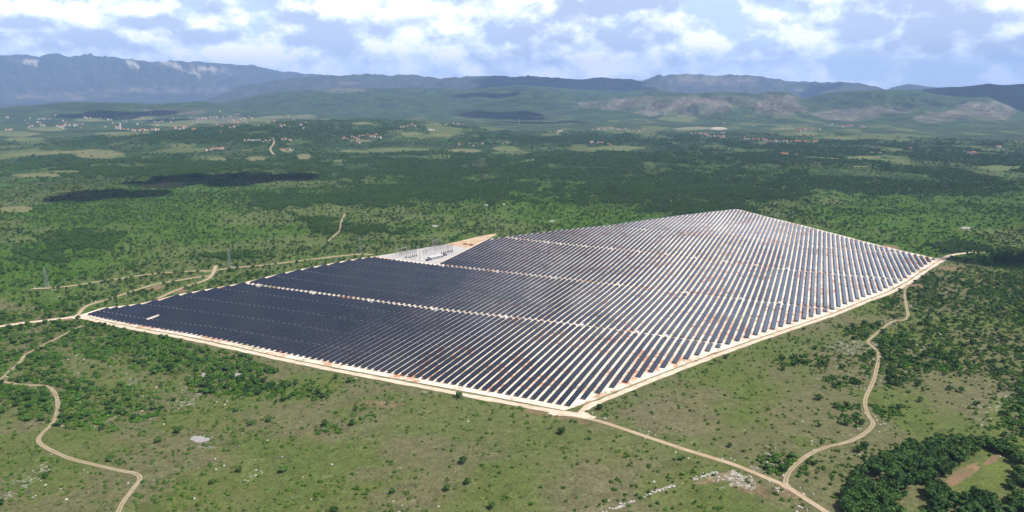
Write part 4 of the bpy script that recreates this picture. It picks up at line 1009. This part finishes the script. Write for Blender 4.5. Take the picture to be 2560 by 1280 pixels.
zl, zh = ZMIN-1.5, TOP
b = MB(); b.box(0, 4000, zl, zh, 66000, 62000); hz = b.mesh('haze', [])
hm = bpy.data.materials.new('thin_air'); hm.use_nodes = True; t = NT(hm.node_tree)
pv = t.n('ShaderNodeVolumePrincipled'); pv.inputs['Color'].default_value = (.38, .58, 1., 1); pv.inputs['Density'].default_value = 5.0e-5; pv.inputs['Anisotropy'].default_value = 0.
oo = t.n('ShaderNodeOutputMaterial'); t.l(pv.outputs[0], oo.inputs['Volume']); hz.materials.append(hm)
ho = put('haze', hz); tag(ho, 'thin blue air haze over the whole valley', 'haze', kind='stuff'); ho.display_type = 'WIRE'

W = bpy.data.worlds.new('World'); bpy.context.scene.world = W; W.use_nodes = True; t = NT(W.node_tree)
sky = t.n('ShaderNodeTexSky', sky_type='NISHITA', sun_disc=False); sky.sun_elevation = SEL; sky.sun_rotation = SAZ; sky.altitude = 300; sky.air_density = 1.; sky.dust_density = .3; sky.ozone_density = 1.5
dirv = t.n('ShaderNodeTexCoord').outputs['Generated']
sx_ = t.n('ShaderNodeSeparateXYZ'); t.l(dirv, sx_.inputs[0]); el = sx_.outputs[2]
azz = t.math('ARCTAN2', sx_.outputs[0], sx_.outputs[1]); ell = t.math('ARCSINE', el)
def cl_vec(off, k=2.1, fx=0.):
    # on the unit circle round the horizon, elevation compressed upwards so that the piles are wider than tall
    hh = t.math('MULTIPLY', t.math('ADD', ell, off), k)
    cb = t.n('ShaderNodeCombineXYZ'); t.l(t.math('ADD', t.math('SINE', azz), fx), cb.inputs[0]); t.l(t.math('COSINE', azz), cb.inputs[1]); t.l(hh, cb.inputs[2]); return cb.outputs[0]
def cloudnoise(v):
    big = t.noise(v, 6.5, 2., .5)
    puff = t.noise(v, 14., 9., .60, 0.)
    return t.math('ADD', t.math('MULTIPLY', big, .55), t.math('MULTIPLY', puff, .45))
n0 = cloudnoise(cl_vec(0., 1.55)); n1_ = cloudnoise(cl_vec(.016, 1.55, .010))
def eblob(px_, py_, rx, ry):
    dx, dy, dz = ray(px_, py_); l = math.sqrt(dx*dx+dy*dy+dz*dz); az0 = math.atan2(dx, dy); e0 = math.asin(dz/l)
    az = t.math('ARCTAN2', sx_.outputs[0], sx_.outputs[1]); e_ = t.math('ARCSINE', el)
    a = t.math('MULTIPLY', t.math('SUBTRACT', az, az0), F/rx*.9); c_ = t.math('MULTIPLY', t.math('SUBTRACT', e_, e0), F/ry)
    d = t.math('SQRT', t.math('ADD', t.math('MULTIPLY', a, a), t.math('MULTIPLY', c_, c_)))
    return t.rng(d, .2, 1.25, 1., 0.)
blue = t.math('MAXIMUM', eblob(1930, 60, 130, 90), eblob(2290, 165, 260, 55))
blue = t.math('MAXIMUM', blue, eblob(1800, 15, 90, 40))
dark = None
for e_ in ((1420,18,170,30),(1440,105,210,34),(2370,95,150,60),(2290,50,180,40),(150,100,170,28),(370,55,90,22),(500,100,110,26),(830,92,110,28),(1240,95,60,26),(60,60,90,20)):
    q_ = eblob(*e_); dark = q_ if dark is None else t.math('MAXIMUM', dark, q_)
cov = t.math('ADD', n0, t.math('MULTIPLY', dark, .16)); cov = t.math('SUBTRACT', cov, t.math('MULTIPLY', blue, .16))
densn = t.rng(cov, .365, .44)
lit = t.math('ADD', .59, t.math('MULTIPLY', t.math('SUBTRACT', n0, n1_), 9.))
lit = t.math('SUBTRACT', lit, t.math('MULTIPLY', dark, .68)); lit = t.math('SUBTRACT', lit, t.math('MULTIPLY', t.rng(cov, .52, .66), .10))
low = t.rng(ell, .012, .05, 1., 0.)
lit = t.math('ADD', t.math('MULTIPLY', lit, t.math('SUBTRACT', 1., t.math('MULTIPLY', low, .5))), t.math('MULTIPLY', low, .36), True)
cr = t.n('ShaderNodeValToRGB'); t.l(lit, cr.inputs[0]); ce = cr.color_ramp.elements
ce[0].position = 0.; ce[0].color = (.40, .46, .60, 1); ce[1].position = 1.; ce[1].color = (1.0, .96, .97, 1)
for p_, c_ in ((.3, (.56, .62, .76, 1)), (.6, (.74, .80, .94, 1)), (.82, (.92, .92, .97, 1))):
    e = ce.new(p_); e.color = c_
hi_ = t.math('MULTIPLY', t.rng(el, .13, .60, 1., .19), t.rng(el, .0, .24, 1.9, 1.))   # overhead one sees the greyer bases
bc = t.n('ShaderNodeBackground'); t.l(cr.outputs[0], bc.inputs[0]); t.l(t.math('MULTIPLY', hi_, .98), bc.inputs[1])
veil = t.math('MULTIPLY', t.math('ADD', .45, t.math('MULTIPLY', t.noise(cl_vec(0., 6.), 5., 6., .6), .6)), t.rng(ell, .1, .9, 1., .25))
skc = t.n('ShaderNodeBackground'); ssc = t.n('ShaderNodeVectorMath', operation='SCALE'); t.l(sky.outputs[0], ssc.inputs[0]); ssc.inputs['Scale'].default_value = .10
t.l(t.mix(veil, ssc.outputs[0], (.60, .72, .90)), skc.inputs[0]); t.l(t.rng(el, .0, .24, 1.5, 1.), skc.inputs[1])
mx = t.n('ShaderNodeMixShader'); t.l(densn, mx.inputs[0]); t.l(skc.outputs[0], mx.inputs[1]); t.l(bc.outputs[0], mx.inputs[2])
wo = t.n('ShaderNodeOutputWorld'); t.l(mx.outputs[0], wo.inputs[0])

cam = bpy.data.cameras.new('camera'); cam.lens = 36*F/2560; cam.sensor_width = 36; cam.clip_start = 1.; cam.clip_end = 120000
co = bpy.data.objects.new('camera', cam); C.objects.link(co); co.location = (0, 0, H); co.rotation_euler = (math.pi/2-PIT, 0, 0)
sc = bpy.context.scene; sc.camera = co
sc.view_settings.view_transform = 'Standard'; sc.view_settings.look = 'None'; sc.view_settings.gamma = 1.; sc.view_settings.exposure = .34
sc.cycles.max_bounces = 6; sc.cycles.diffuse_bounces = 2; sc.cycles.glossy_bounces = 2; sc.cycles.volume_bounces = 2; sc.cycles.use_denoising = True
sc.cycles.caustics_reflective = False; sc.cycles.caustics_refractive = False
